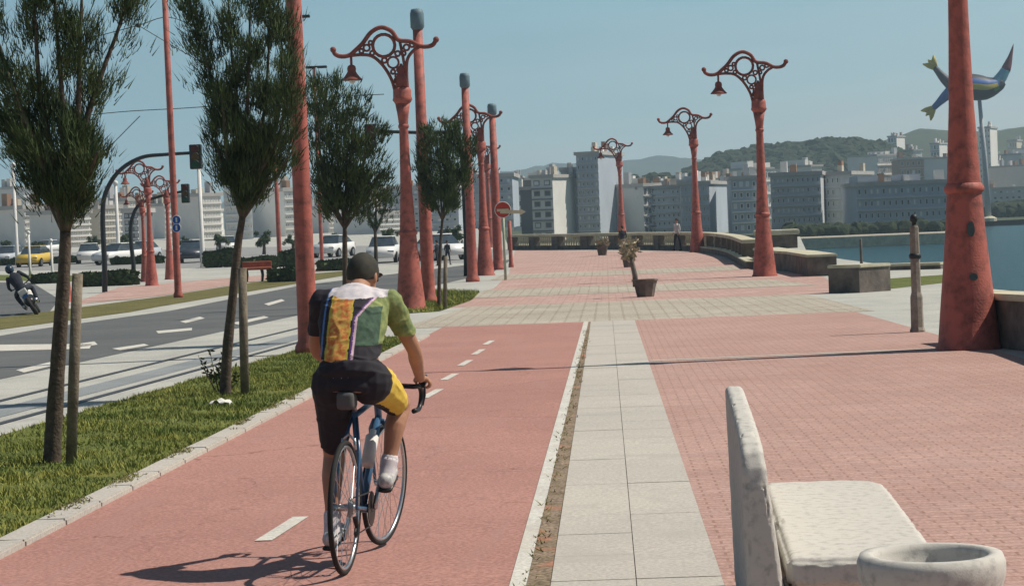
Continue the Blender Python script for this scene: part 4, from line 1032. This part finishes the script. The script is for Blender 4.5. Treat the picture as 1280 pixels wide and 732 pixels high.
bm = B(); tube(bm, spline([q(1184, 110), q(1200, 110), q(1214, 109), q(1232, 110), q(1246, 106), q(1252, 101)], 4), [1.1, 1.4, 1.8, 2.1, 2.4, 2.5, 2.55, 2.6, 2.6, 2.55, 2.5, 2.4, 2.3, 2.1, 1.9, 1.7, 1.5, 1.4, 1.3, 1.2, 1.1], 14)
body = obj('body', bm, [sdark, sblue, sgreen, syel], root, True)
for p in body.data.polygons:
    if p.center.x < q(1247, 100).x and p.center.x > q(1210, 100).x:
        z = p.center.z-q(1230, 110).z
        p.material_index = 1 if .55 < z < 1.5 else (3 if -.1 < z < .5 else (2 if -.7 < z < -.1 else 0))
bm = B(); tube(bm, spline([q(1246, 104), q(1252, 96), q(1258, 86)], 4), [1.3, 1.25, 1.2, 1.15, 1.1, 1.05, 1.0, .95, .9], 12); obj('neck', bm, slb, root, True)
bm = B(); tube(bm, spline([q(1257, 88), q(1262, 74), q(1267, 55)], 4), [.95, .9, .8, .7, .55, .42, .3, .18, .05], 12); obj('tail', bm, spink, root, True)
for pts, lb in (((q(1190, 108), q(1178, 96), q(1168, 84)), 1), ((q(1190, 112), q(1178, 124), (q(1166, 136))), 2)):
    bm = B(); tube(bm, spline(pts, 4), [1.1, 1.05, 1.0, .95, .85, .75, .65, .6, .55], 12); lg = obj('limb', bm, sdark if lb == 1 else sblue, root, True)
    c = pts[2]; d = (pts[2]-pts[1]).normalized(); n_ = Vector((-d.z, 0, d.x))
    bm = B()
    for k in (-1, 0, 1): tube(bm, [c-d*.3, c+d*1.1+n_*k*.75, c+d*1.9+n_*k*1.35], [.5, .5, .12], 8)
    obj('fin', bm, syel, lg, True)

# ------------------------------------------------------------------ bicycle and rider
RB = G(432, 719); HEAD = R(-6.1); LEAN = R(1.8)
def place(o): o.location = RB + Vector((0, 0, .005)); o.rotation_mode = 'XYZ'; o.rotation_euler = (0, LEAN, HEAD)
frame_m = mat('bike_blue', (.05, .12, .22), .3, (.04, .10, .19), spec=.6)
blk = mat('bike_black', (.02, .02, .022), .4)
bike = empty('bicycle', label='slim blue racing bicycle ridden by the cyclist on the red lane', cat='bicycle'); place(bike)
BBp = Vector((0, .42, .28)); RH = Vector((0, 0, .34)); FH = Vector((0, .985, .34)); ST = Vector((0, .25, .80)); HT = Vector((0, .81, .82)); HB = Vector((0, .845, .72))
bm = B()
for a, c, r_ in ((BBp, ST, .017), (ST-Vector((0, 0, .02)), HT, .016), (BBp, HB, .02), (HT+Vector((0, -.005, .02)), HB+Vector((0, .005, -.02)), .02)): tube(bm, [a, c], r_, 10)
for sx in (-1, 1):
    tube(bm, [BBp+Vector((sx*.03, -.02, 0)), Vector((sx*.05, .1, .325)), RH+Vector((sx*.06, 0, 0))], .010, 8)
    tube(bm, [ST+Vector((sx*.012, 0, -.03)), Vector((sx*.05, .13, .60)), RH+Vector((sx*.06, 0, 0))], .008, 8)
tube(bm, [BBp+Vector((-.05, 0, 0)), BBp+Vector((.05, 0, 0))], .024, 10)
obj('frame', bm, frame_m, bike, True)
ax = (HT-HB).normalized(); STEER = Matrix.Translation(HB) @ Matrix.Rotation(R(-9), 4, ax) @ Matrix.Translation(-HB)
bm = B()
for sx in (-1, 1): tube(bm, [STEER @ p for p in (HB+Vector((sx*.02, 0, -.02)), HB+Vector((sx*.052, .03, -.07)), Vector((sx*.055, .93, .48)), FH+Vector((sx*.055, 0, 0)))], [.016, .014, .011, .009], 8)
obj('fork', bm, frame_m, bike, True)
def wheel(c, M):
    hub = B(); tube(hub, [M @ (c+Vector((-.055, 0, 0))), M @ (c+Vector((.055, 0, 0)))], .018, 10)
    wo = obj('wheel', hub, chrome, bike, True)
    bm = B(); torus(bm, c, .325, .014, 'X', 56, 8, M); obj('tyre', bm, rubber, wo, True)
    bm = B(); torus(bm, c, .308, .010, 'X', 56, 8, M); obj('rim', bm, chrome, wo, True)
    bm = B()
    for k in range(28):
        a = 2*math.pi*k/28; b_ = a+(.35 if k % 4 < 2 else -.35); sx = .03 if k % 2 else -.03
        tube(bm, [M @ (c+Vector((sx, .018*math.cos(b_), .018*math.sin(b_)))), M @ (c+Vector((0, .302*math.cos(a), .302*math.sin(a))))], .0016, 4)
    obj('spokes', bm, chrome, wo)
wheel(RH, Matrix.Identity(4)); wheel(FH, STEER)
bm = B()
for k, r_ in enumerate((.055, .049, .043, .037, .032)): bmesh.ops.create_cone(bm, cap_ends=True, segments=24, radius1=r_, radius2=r_, depth=.003, matrix=Matrix.Translation((.028+k*.005, 0, .34)) @ Matrix.Rotation(R(90), 4, 'Y'))
obj('cassette', bm, chrome, bike)
bm = B(); tube(bm, [(.05, .01, .29), (.055, .03, .24), (.055, .02, .20)], [.014, .012, .016], 8); torus(bm, (.052, .02, .21), .02, .006, 'X', 14, 6); torus(bm, (.052, .04, .26), .02, .006, 'X', 14, 6); obj('derailleur', bm, blk, bike)
bm = B(); bmesh.ops.create_cone(bm, cap_ends=True, segments=32, radius1=.088, radius2=.088, depth=.004, matrix=Matrix.Translation(BBp+Vector((.048, 0, 0))) @ Matrix.Rotation(R(90), 4, 'Y')); obj('chainring', bm, blk, bike)
bm = B(); tube(bm, [Vector((.05, .42, .368)), Vector((.045, 0, .39))], .004, 5); tube(bm, [Vector((.05, .42, .192)), Vector((.052, .02, .20))], .004, 5); obj('chain', bm, blk, bike)
cr_d = Vector((0, .09, .145)); PR = BBp+cr_d; PL = BBp-cr_d
for sx, p in ((1, PR), (-1, PL)):
    bm = B(); tube(bm, [BBp+Vector((sx*.065, 0, 0)), p+Vector((sx*.075, 0, 0))], [.014, .011], 8); ck = obj('crank', bm, chrome, bike, True)
    bm = B(); box(bm, -.045, .045, -.04, .04, -.012, .012, .004, Matrix.Translation(p+Vector((sx*.12, 0, 0)))); obj('pedal', bm, blk, ck)
bm = B(); tube(bm, [ST, ST+Vector((0, -.03, .13))], .0135, 10); obj('seat_post', bm, chrome, bike, True)
bm = B(); sp = [(0, .07, .945), (0, .12, .948), (0, .20, .95), (0, .28, .948), (0, .34, .945)]
tube(bm, sp, [(.060, .018), (.072, .028), (.055, .026), (.024, .02), (.016, .014)], 14); obj('saddle', bm, blk, bike, True)
bm = B(); box(bm, -.045, .045, .02, .14, .83, .92, .022); obj('saddle_bag', bm, mat('bag_dark', (.10, .10, .10), .8), bike, True)
bm = B()
tube(bm, [STEER @ p for p in (HT, HT+Vector((0, -.01, .05)), HT+Vector((0, .07, .07)))], .015, 8)
top = HT+Vector((0, .07, .07)); hb = []
for sx in (-1, 1):
    pts = [top, top+Vector((sx*.12, 0, 0)), top+Vector((sx*.18, .01, 0)), top+Vector((sx*.19, .07, -.005)), top+Vector((sx*.19, .11, -.05)), top+Vector((sx*.195, .07, -.12)), top+Vector((sx*.195, -.02, -.13))]
    tube(bm, [STEER @ p for p in spline(pts, 4)], .014, 8)
obj('handlebar', bm, blk, bike, True)
for sx in (-1, 1):
    bm = B(); a = top+Vector((sx*.192, .09, 0)); tube(bm, [STEER @ p for p in (a, a+Vector((0, .05, .02)), a+Vector((0, .06, .055)))], [.018, .02, .014], 8); tube(bm, [STEER @ p for p in (a+Vector((0, .06, 0)), a+Vector((0, .07, -.06)), a+Vector((0, .04, -.11)))], .007, 6)
    obj('brake_lever', bm, blk, bike, True)
bm = B(); tube(bm, [(-.03, .11, .67), (0, .105, .70), (.03, .11, .67)], .008, 6); tube(bm, [(-.035, .105, .62), (-.03, .11, .68)], .008, 6); tube(bm, [(.035, .105, .62), (.03, .11, .68)], .008, 6); obj('brake', bm, chrome, bike, True)
bm = B(); c1 = BBp.lerp(HB, .35)+Vector((0, -.02, .06)); c2 = BBp.lerp(HB, .72)+Vector((0, -.02, .06)); tube(bm, [c1, c1.lerp(c2, .8), c1.lerp(c2, .88), c2], [.036, .036, .018, .018], 12); obj('water_bottle', bm, white, bike, True)

# rider, in the bike's own axes
handR = STEER @ (top+Vector((.192, .085, .012))); handL = STEER @ (top+Vector((-.192, .085, .012)))
J = dict(pel=Vector((0, .17, .985)), wai=Vector((-.01, .22, 1.11)), che=Vector((-.02, .335, 1.26)), sho=Vector((-.03, .45, 1.365)), nk=Vector((-.03, .52, 1.425)), hd=Vector((-.025, .60, 1.485)),
         shR=Vector((.150, .45, 1.355)), shL=Vector((-.210, .45, 1.355)), elR=Vector((.245, .60, 1.10)), elL=Vector((-.28, .60, 1.10)),
         hipR=Vector((.095, .19, .96)), hipL=Vector((-.095, .19, .95)), knR=Vector((.165, .61, .80)), knL=Vector((-.15, .43, .555)),
         anR=Vector((.125, .475, .475)), anL=Vector((-.13, .27, .20)))
def torso(bm, g=0.0, top_=True):
    pts = [J['pel']+Vector((0, -.02, -.085)), J['pel'], J['wai'], J['che'], J['sho']-Vector((0, .02, .02)), J['sho']+Vector((0, .04, .045))]
    rad = [(.13+g, .10+g), (.160+g*1.6, .125+g*1.6), (.142+g, .108+g), (.172+g, .125+g), (.165+g, .105+g), (.075+g*.5, .07+g*.5)]
    q = spline(pts, 4); rr = []
    for i in range(len(q)):
        k = i/4; a = int(min(k, len(rad)-2)); t = k-a; rr.append((rad[a][0]*(1-t)+rad[a+1][0]*t, rad[a][1]*(1-t)+rad[a+1][1]*t))
    tube(bm, q, rr, 22)
def limb(bm, pts, rad, g=0, n=14):
    q = spline(pts, 4); rr = []
    for i in range(len(q)):
        k = i/4; a = int(min(k, len(rad)-2)); t = k-a; rr.append(rad[a]*(1-t)+rad[a+1]*t+g)
    tube(bm, q, rr, n)
    ball(bm, q[0], rr[0], 12); ball(bm, q[-1], rr[-1], 12)
def leg_pts(s_): h, k, a = J['hip'+s_], J['kn'+s_], J['an'+s_]; return [h, h.lerp(k, .35)+Vector((0, .01, .015)), h.lerp(k, .8), k, k.lerp(a, .3)+(Vector((0, -.03, 0))), k.lerp(a, .7)+Vector((0, -.01, 0)), a]
LR = [.098, .088, .066, .058, .056, .040, .034]
def arm_pts(s_, w): a, e_ = J['sh'+s_], J['el'+s_]; return [a, a.lerp(e_, .5), e_, e_.lerp(w, .35), w]
AR = [.058, .048, .038, .040, .027]
skin = mat('skin', (.42, .22, .14), .6, (.36, .18, .11), 8)
bm = B(); torso(bm)
for s_, hp in (('R', handR), ('L', handL)):
    sx = 1 if s_ == 'R' else -1
    wr = hp+Vector((sx*.012, -.075, .035)); limb(bm, arm_pts(s_, wr), AR)
    pc = hp+Vector((sx*.008, -.02, .028)); tube(bm, [wr, wr.lerp(pc, .5), pc, pc+Vector((0, .03, 0))], [(.024, .02), (.038, .018), (.042, .017), (.036, .015)], 12)
    for k in range(4):                       # fingers curl round the hood
        o_ = (k-1.5)*.018; root_ = pc+Vector((sx*.022, .02+o_*.8-.01, -.002)); f1 = root_+Vector((sx*.022, .012, -.018)); f2 = f1+Vector((-sx*.004, .008, -.026+.003*abs(k-1.5))); f3 = f2+Vector((-sx*.018, 0, -.008))
        limb(bm, [root_, f1, f2, f3], [.0095, .009, .0085, .008], 0, 8)
    limb(bm, [wr+Vector((-sx*.014, .02, 0)), pc+Vector((-sx*.036, 0, -.008)), pc+Vector((-sx*.034, .03, -.026))], [.012, .0105, .009], 0, 8)
    limb(bm, leg_pts(s_), LR)
    an = J['an'+s_]; pd = (PR if s_ == 'R' else PL)
    ft = pd+Vector((sx*.12, .03, .03)); heel = an+Vector((0, -.05, -.055)); limb(bm, [heel, heel.lerp(ft, .5), ft+Vector((0, .04, -.002))], [.033, .038, .03])
    limb(bm, [an, heel.lerp(ft, .25)], [.034, .035])
limb(bm, [J['sho']+Vector((0, .03, .0)), J['nk'], J['hd']+Vector((0, -.02, -.05))], [.066, .056, .056])
hc = J['hd']; RT = Matrix.Translation(hc) @ Matrix.Rotation(R(-14), 4, 'Z') @ Matrix.Rotation(R(-8), 4, 'X')
def hp_(v): return RT @ Vector(v)
vs = ball(bm, (0, 0, 0), 1, 24, (.076, .096, .105)); bmesh.ops.transform(bm, matrix=RT @ Matrix.Translation((0, 0, .012)), verts=vs)
vs = ball(bm, (0, 0, 0), 1, 20, (.058, .07, .075)); bmesh.ops.transform(bm, matrix=RT @ Matrix.Translation((0, .03, -.055)), verts=vs)
limb(bm, [hp_((0, .092, .01)), hp_((0, .112, -.02)), hp_((0, .105, -.032))], [.010, .014, .013], 0, 8)
limb(bm, [hp_((-.025, .092, -.062)), hp_((0, .10, -.062)), hp_((.025, .092, -.062))], [.008, .009, .008], 0, 8)
for sx in (-1, 1):
    vs = ball(bm, (0, 0, 0), 1, 12, (.010, .020, .032)); bmesh.ops.transform(bm, matrix=RT @ Matrix.Translation((sx*.078, -.005, -.008)) @ Matrix.Rotation(R(sx*12), 4, 'Z'), verts=vs)
body = obj('person', remesh(bm, .006, 3), skin, None, True); place(body)
tag(body, 'cyclist seen from behind in green and orange jersey and black shorts', 'person')
for sx in (-1, 1):
    bm = B(); ball(bm, hp_((sx*.03, .088, .012)), .012, 10); obj('eye', bm, white, body, True)
def folds(bm, amp):
    bm.normal_update()
    for v in bm.verts:
        c = v.co; a = 1-abs(noise.noise(Vector((c.x*9, c.y*7, c.z*16)))*2.2); b_ = noise.noise(Vector((c.x*20, c.y*14, c.z*30+5)))
        c += v.normal*amp*(max(0, a-.45)*1.4+.25*b_)
# jersey
jb = mat('jersey_black', (.025, .022, .03), .8); jo = mat('jersey_orange', (.60, .17, .05), .8, (.66, .42, .10), 40, lo=.42, hi=.58); jy = mat('jersey_yellow', (.62, .50, .07), .8)
jg = mat('jersey_green', (.07, .13, .08), .8, (.035, .065, .045), 30); jlg = mat('jersey_lime', (.28, .31, .11), .8, (.12, .17, .07), 24); jw = mat('jersey_white', (.66, .60, .60), .8, (.5, .48, .52), 25); jbl = mat('jersey_blue', (.10, .22, .50), .8); jpi = mat('jersey_pink', (.72, .50, .58), .8); jpu = mat('jersey_purple', (.12, .05, .22), .8)
bm = B(); torso(bm, .011)
for s_ in 'RL':
    a, e_ = J['sh'+s_], J['el'+s_]; limb(bm, [a+Vector((0, 0, 0)), a.lerp(e_, .35), a.lerp(e_, .66)], [.068, .062, .056])
    limb(bm, [J['sho'], a], [.075, .066])
    c_ = J['che']+Vector((.1*(1 if s_ == 'R' else -1), 0, 0)); limb(bm, [c_, c_+Vector((0, .06, .08))], [.08, .08])
bm = remesh(bm, .0055, 5); folds(bm, .006)
z_h = 1.05
bmesh.ops.bisect_plane(bm, geom=bm.verts[:]+bm.edges[:]+bm.faces[:], plane_co=(0, 0, z_h), plane_no=(0, -.25, 1), clear_inner=True)
jer = obj('jersey', bm, [jb, jo, jy, jg, jlg, jw, jbl, jpi, jpu], body, True)
for p in jer.data.polygons:
    x, y, z = p.center; xc = x+.058
    wob = .004*noise.noise(Vector((x*30, z*30, 0)))
    t = min(1, max(0, (z-1.10)/.28)); curve = .062+.10*max(0, (z-1.29)/.12)**2
    if z > 1.384+.02*noise.noise(Vector((x*20, 3, z*20))) and abs(x) < .15 and y < .56: i = 5
    elif abs(xc) < .064+wob and z < 1.40: i = 1 if abs(xc) < .054 else 2
    elif xc > 0:
        d = xc - (.072 if z < 1.29 else .072+(z-1.29)*.75)
        if d < 0: i = 0
        elif d < .009: i = 8
        elif d < .022: i = 7
        elif z < 1.15 and x > -.02: i = 0
        elif x > .14 or z > 1.34: i = 4
        else: i = 3
    else: i = 6 if -.098 < xc < -.086 else 0
    if i == 0 and x < -.17 and z > 1.25: i = 0
    p.material_index = i
# shorts
bm = B(); g_ = .010
pts = [J['pel']+Vector((0, -.02, -.085)), J['pel'], J['pel'].lerp(J['wai'], .45), J['pel'].lerp(J['wai'], .65)]
tube(bm, spline(pts, 4), [(.14, .11)]*1+[(.15, .12)]*3+[(.176, .144)]*3+[(.164, .132)]*3+[(.144, .112)]*3, 20)
for s_ in 'RL':
    h, k = J['hip'+s_], J['kn'+s_]; limb(bm, [h, h.lerp(k, .35)+Vector((0, .01, .015)), h.lerp(k, .80)], [.116, .100, .076])
bm = remesh(bm, .006, 4); folds(bm, .005)
sh = obj('shorts', bm, [jb, jy], body, True)
sh.data.materials[1] = mat('shorts_yellow', (.66, .47, .07), .8, (.60, .40, .06), 20)
for p in sh.data.polygons:
    x, y, z = p.center
    if x > .105 and y > .20+ (z-.9)*.2 and p.normal.x > .25: p.material_index = 1
# cap, socks, shoes
bm = B(); vs = ball(bm, (0, 0, 0), 1, 28, (.083, .103, .112)); bmesh.ops.transform(bm, matrix=RT @ Matrix.Translation((0, 0, .016)), verts=vs)
bmesh.ops.bisect_plane(bm, geom=bm.verts[:]+bm.edges[:]+bm.faces[:], plane_co=hp_((0, -.05, -.022)), plane_no=RT.to_3x3() @ Vector((0, -.22, 1)), clear_inner=True)
cap = obj('cap', bm, [mat('cap_dark', (.03, .03, .028), .8, (.05, .045, .03), 30)], body, True); so = cap.modifiers.new('t', 'SOLIDIFY'); so.thickness = .004
bm = B(); tube(bm, [hp_((0, .085, .025)), hp_((0, .125, .022)), hp_((0, .155, .012))], [(.07, .006), (.06, .006), (.03, .004)], 14); obj('cap_peak', bm, MATS['cap_dark'], body, True)
for s_ in 'RL':
    sx = 1 if s_ == 'R' else -1; an = J['an'+s_]; k = J['kn'+s_]; pd = (PR if s_ == 'R' else PL); ft = pd+Vector((sx*.12, .03, .035)); heel = an+Vector((0, -.05, -.055))
    bm = B(); limb(bm, [an+(k-an)*.16, an, heel.lerp(ft, .2)], [.047, .043, .042], 0); obj('sock', bm, jw, body, True)
    bm = B(); limb(bm, [heel, heel.lerp(ft, .45)+Vector((0, 0, .004)), ft+Vector((0, .05, 0))], [.042, .047, .036]); limb(bm, [an+Vector((0, 0, -.03)), heel.lerp(ft, .4)], [.042, .045])
    sh_ = obj('shoe', remesh(bm, .006, 3), mat('shoe_white', (.62, .60, .58), .5, (.3, .3, .3), 30), body, True)
    bm = B(); a = heel+Vector((0, -.03, -.045)); c = ft+Vector((0, .08, -.036)); tube(bm, [a, a.lerp(c, .5), c], [(.036, .012), (.036, .010), (.034, .010)], 12); obj('sole', bm, blk, sh_, True)

# ------------------------------------------------------------------ small standing people, motorcyclist
def walker(px, py, top_, colt, coll, lab, face=0, stride=.12):
    g = G(px, py); H = (py-top_)/(FP/g.y); k = H/1.75
    bm = B()
    def V(x, y, z): return Vector((x, y, z))*k
    sp_ = [V(0, 0, .88), V(0, .01, 1.05), V(0, 0, 1.3), V(0, 0, 1.45)]
    tube(bm, sp_, [(.16*k, .11*k), (.145*k, .10*k), (.185*k, .12*k), (.09*k, .08*k)], 14)
    for sx in (-1, 1):
        limb(bm, [V(sx*.09, 0, .92), V(sx*.10, sx*stride*.6, .5), V(sx*.10, sx*stride, .08)], [.085*k, .058*k, .04*k]); limb(bm, [V(sx*.10, sx*stride-.04, .04), V(sx*.11, sx*stride+.14, .03)], [.04*k, .03*k])
        limb(bm, [V(sx*.185, 0, 1.40), V(sx*.24, -.02, 1.13), V(sx*.22, .10, .93)], [.05*k, .04*k, .028*k])
        for j in range(4): limb(bm, [V(sx*.22, .10+(j-1.5)*.018, .90), V(sx*.218, .11+(j-1.5)*.02, .83)], [.009*k, .007*k], 0, 6)
        limb(bm, [V(sx*.21, .13, .91), V(sx*.20, .16, .87)], [.011*k, .008*k], 0, 6)
    limb(bm, [V(0, 0, 1.42), V(0, .01, 1.56)], [.055*k, .052*k]); ball(bm, V(0, .01, 1.635), .092*k, 14, (.85, 1, 1.22))
    ball(bm, V(0, .105, 1.62), .017*k, 8)
    o = obj('person', remesh(bm, .016, 2), [skin, colt, coll], None, True); o.location = g; o.rotation_euler.z = face; tag(o, lab, 'person')
    for p in o.data.polygons:
        z = p.center.z/k
        p.material_index = 0 if (z > 1.47 or (abs(p.center.x/k) > .19 and z < 1.0)) else (1 if z > .93 else 2)
    bm = B(); ball(bm, V(0, -.005, 1.665), .098*k, 14, (.9, 1.02, 1.1))
    bmesh.ops.bisect_plane(bm, geom=bm.verts[:]+bm.edges[:]+bm.faces[:], plane_co=V(0, 0, 1.63), plane_no=(0, -.6, 1), clear_inner=True)
    obj('hair', bm, mat('hair', (.03, .02, .015), .7), o, True)
dk = mat('cloth_dark', (.03, .035, .05), .9); wt = mat('cloth_white', (.62, .60, .58), .9); rd = mat('cloth_red', (.35, .06, .05), .9); tn = mat('cloth_tan', (.35, .28, .2), .9)
walker(779, 318, 282, dk, tn, 'person in a dark top and light trousers standing before the smallest ornate lamp', .4)
walker(847, 313.5, 273, wt, dk, 'person in a white top and dark trousers walking beside the balustrade', 2.2, .16)
walker(547, 332, 300, dk, dk, 'dark figure beside the small staked tree', 1, .1)
walker(560, 331, 300, dk, dk, 'dark figure right of the small staked tree trunk', -.6, .14)

g = G(47, 393)
mroot = empty('motorcycle', g, 0, 'dark motorcycle with white and blue fairing leaning into the bend at the far left', 'motorcycle'); mroot.rotation_euler = (0, R(-30), R(12))
for y, st in ((0, 0), (1.4, 0)):
    bm = B(); torus(bm, (0, y, .31), .25, .065, 'X', 32, 10); wo = obj('wheel', bm, rubber, mroot, True)
    bm = B(); bmesh.ops.create_cone(bm, cap_ends=True, segments=20, radius1=.2, radius2=.2, depth=.04, matrix=Matrix.Translation((0, y, .31)) @ Matrix.Rotation(R(90), 4, 'Y')); obj('rim', bm, chrome, wo)
bm = B(); limb(bm, [Vector((0, .35, .45)), Vector((0, .7, .5)), Vector((0, 1.0, .5))], [.16, .19, .14]); limb(bm, [Vector((0, .0, .85)), Vector((0, .35, .78)), Vector((0, .75, .92)), Vector((0, 1.0, .85))], [.09, .12, .17, .12]); obj('frame', remesh(bm, .02, 2), blk, mroot, True)
bm = B(); limb(bm, [Vector((.0, .95, .6)), Vector((0, 1.15, .85)), Vector((0, 1.05, 1.08))], [.17, .2, .1]); obj('fairing', bm, white, mroot, True)
bm = B(); box(bm, -.13, .13, -.18, -.05, .72, .9, .03); obj('tail_panel', bm, white, mroot); bm = B(); box(bm, -.09, .09, -.2, -.178, .62, .70, .01); obj('number_plate', bm, sblue, mroot)
for sx in (-1, 1):
    bm = B(); tube(bm, [(sx*.06, 1.4, .31), (sx*.09, 1.15, .9)], .03, 8); obj('fork', bm, chrome, mroot); bm = B(); tube(bm, [(0, 1.05, 1.0), (sx*.35, .92, 1.02)], .018, 8); obj('handlebar', bm, blk, mroot)
    bm = B(); tube(bm, [(sx*.2, .4, .35), (sx*.2, -.15, .42)], [.05, .06], 10); obj('exhaust', bm, chrome, mroot, True)
bm = B(); V = Vector
tube(bm, [V((0, .15, .88)), V((0, .2, 1.05)), V((0, .38, 1.3)), V((0, .5, 1.42))], [(.17, .13), (.16, .12), (.21, .13), (.10, .09)], 14)
for sx in (-1, 1):
    limb(bm, [V((sx*.19, .48, 1.38)), V((sx*.32, .68, 1.15)), V((sx*.32, .92, 1.05))], [.065, .05, .04]); limb(bm, [V((sx*.1, .2, .9)), V((sx*.26, .62, .78)), V((sx*.22, .38, .4))], [.1, .075, .055]); limb(bm, [V((sx*.22, .34, .36)), V((sx*.22, .55, .32))], [.05, .04])
    for j in range(4): limb(bm, [V((sx*(.29+.02*j), .93, 1.06)), V((sx*(.29+.02*j), .96, 1.02))], [.012, .01], 0, 6)
    limb(bm, [V((sx*.28, .9, 1.04)), V((sx*.27, .93, 1.0))], [.012, .01], 0, 6)
limb(bm, [V((0, .48, 1.42)), V((0, .54, 1.5))], [.06, .06]); ball(bm, V((0, .57, 1.58)), .1, 12, (.9, 1, 1.2))
rid = obj('person', remesh(bm, .014, 2), dk, None, True); rid.location = g; rid.rotation_euler = (0, R(-30), R(12)); tag(rid, 'motorcyclist in dark clothes and helmet leaning over at the far left', 'person')
bm = B(); ball(bm, V((0, .57, 1.6)), .145, 16, (.92, 1.08, 1)); hl = obj('helmet', bm, mat('helmet_dark', (.03, .05, .09), .25), rid, True)
bm = B(); ball(bm, V((0, .62, 1.6)), .12, 14, (.9, 1, .5)); obj('visor', bm, glass, hl, True)

# ------------------------------------------------------------------ haze
bm = B(); box(bm, -2200, 2200, -110, 3420, -6.8, 260)
hz = obj('haze', bm, []); tag(hz, 'thin pale sea haze', 'haze', kind='stuff')
hmt = bpy.data.materials.new('haze'); hmt.use_nodes = True; t = hmt.node_tree; t.nodes.clear()
o_ = t.nodes.new('ShaderNodeOutputMaterial'); v_ = t.nodes.new('ShaderNodeVolumePrincipled'); v_.inputs['Color'].default_value = (.62, .84, .98, 1); v_.inputs['Density'].default_value = .00038; v_.inputs['Anisotropy'].default_value = .2
t.links.new(v_.outputs[0], o_.inputs['Volume']); hz.data.materials.append(hmt)
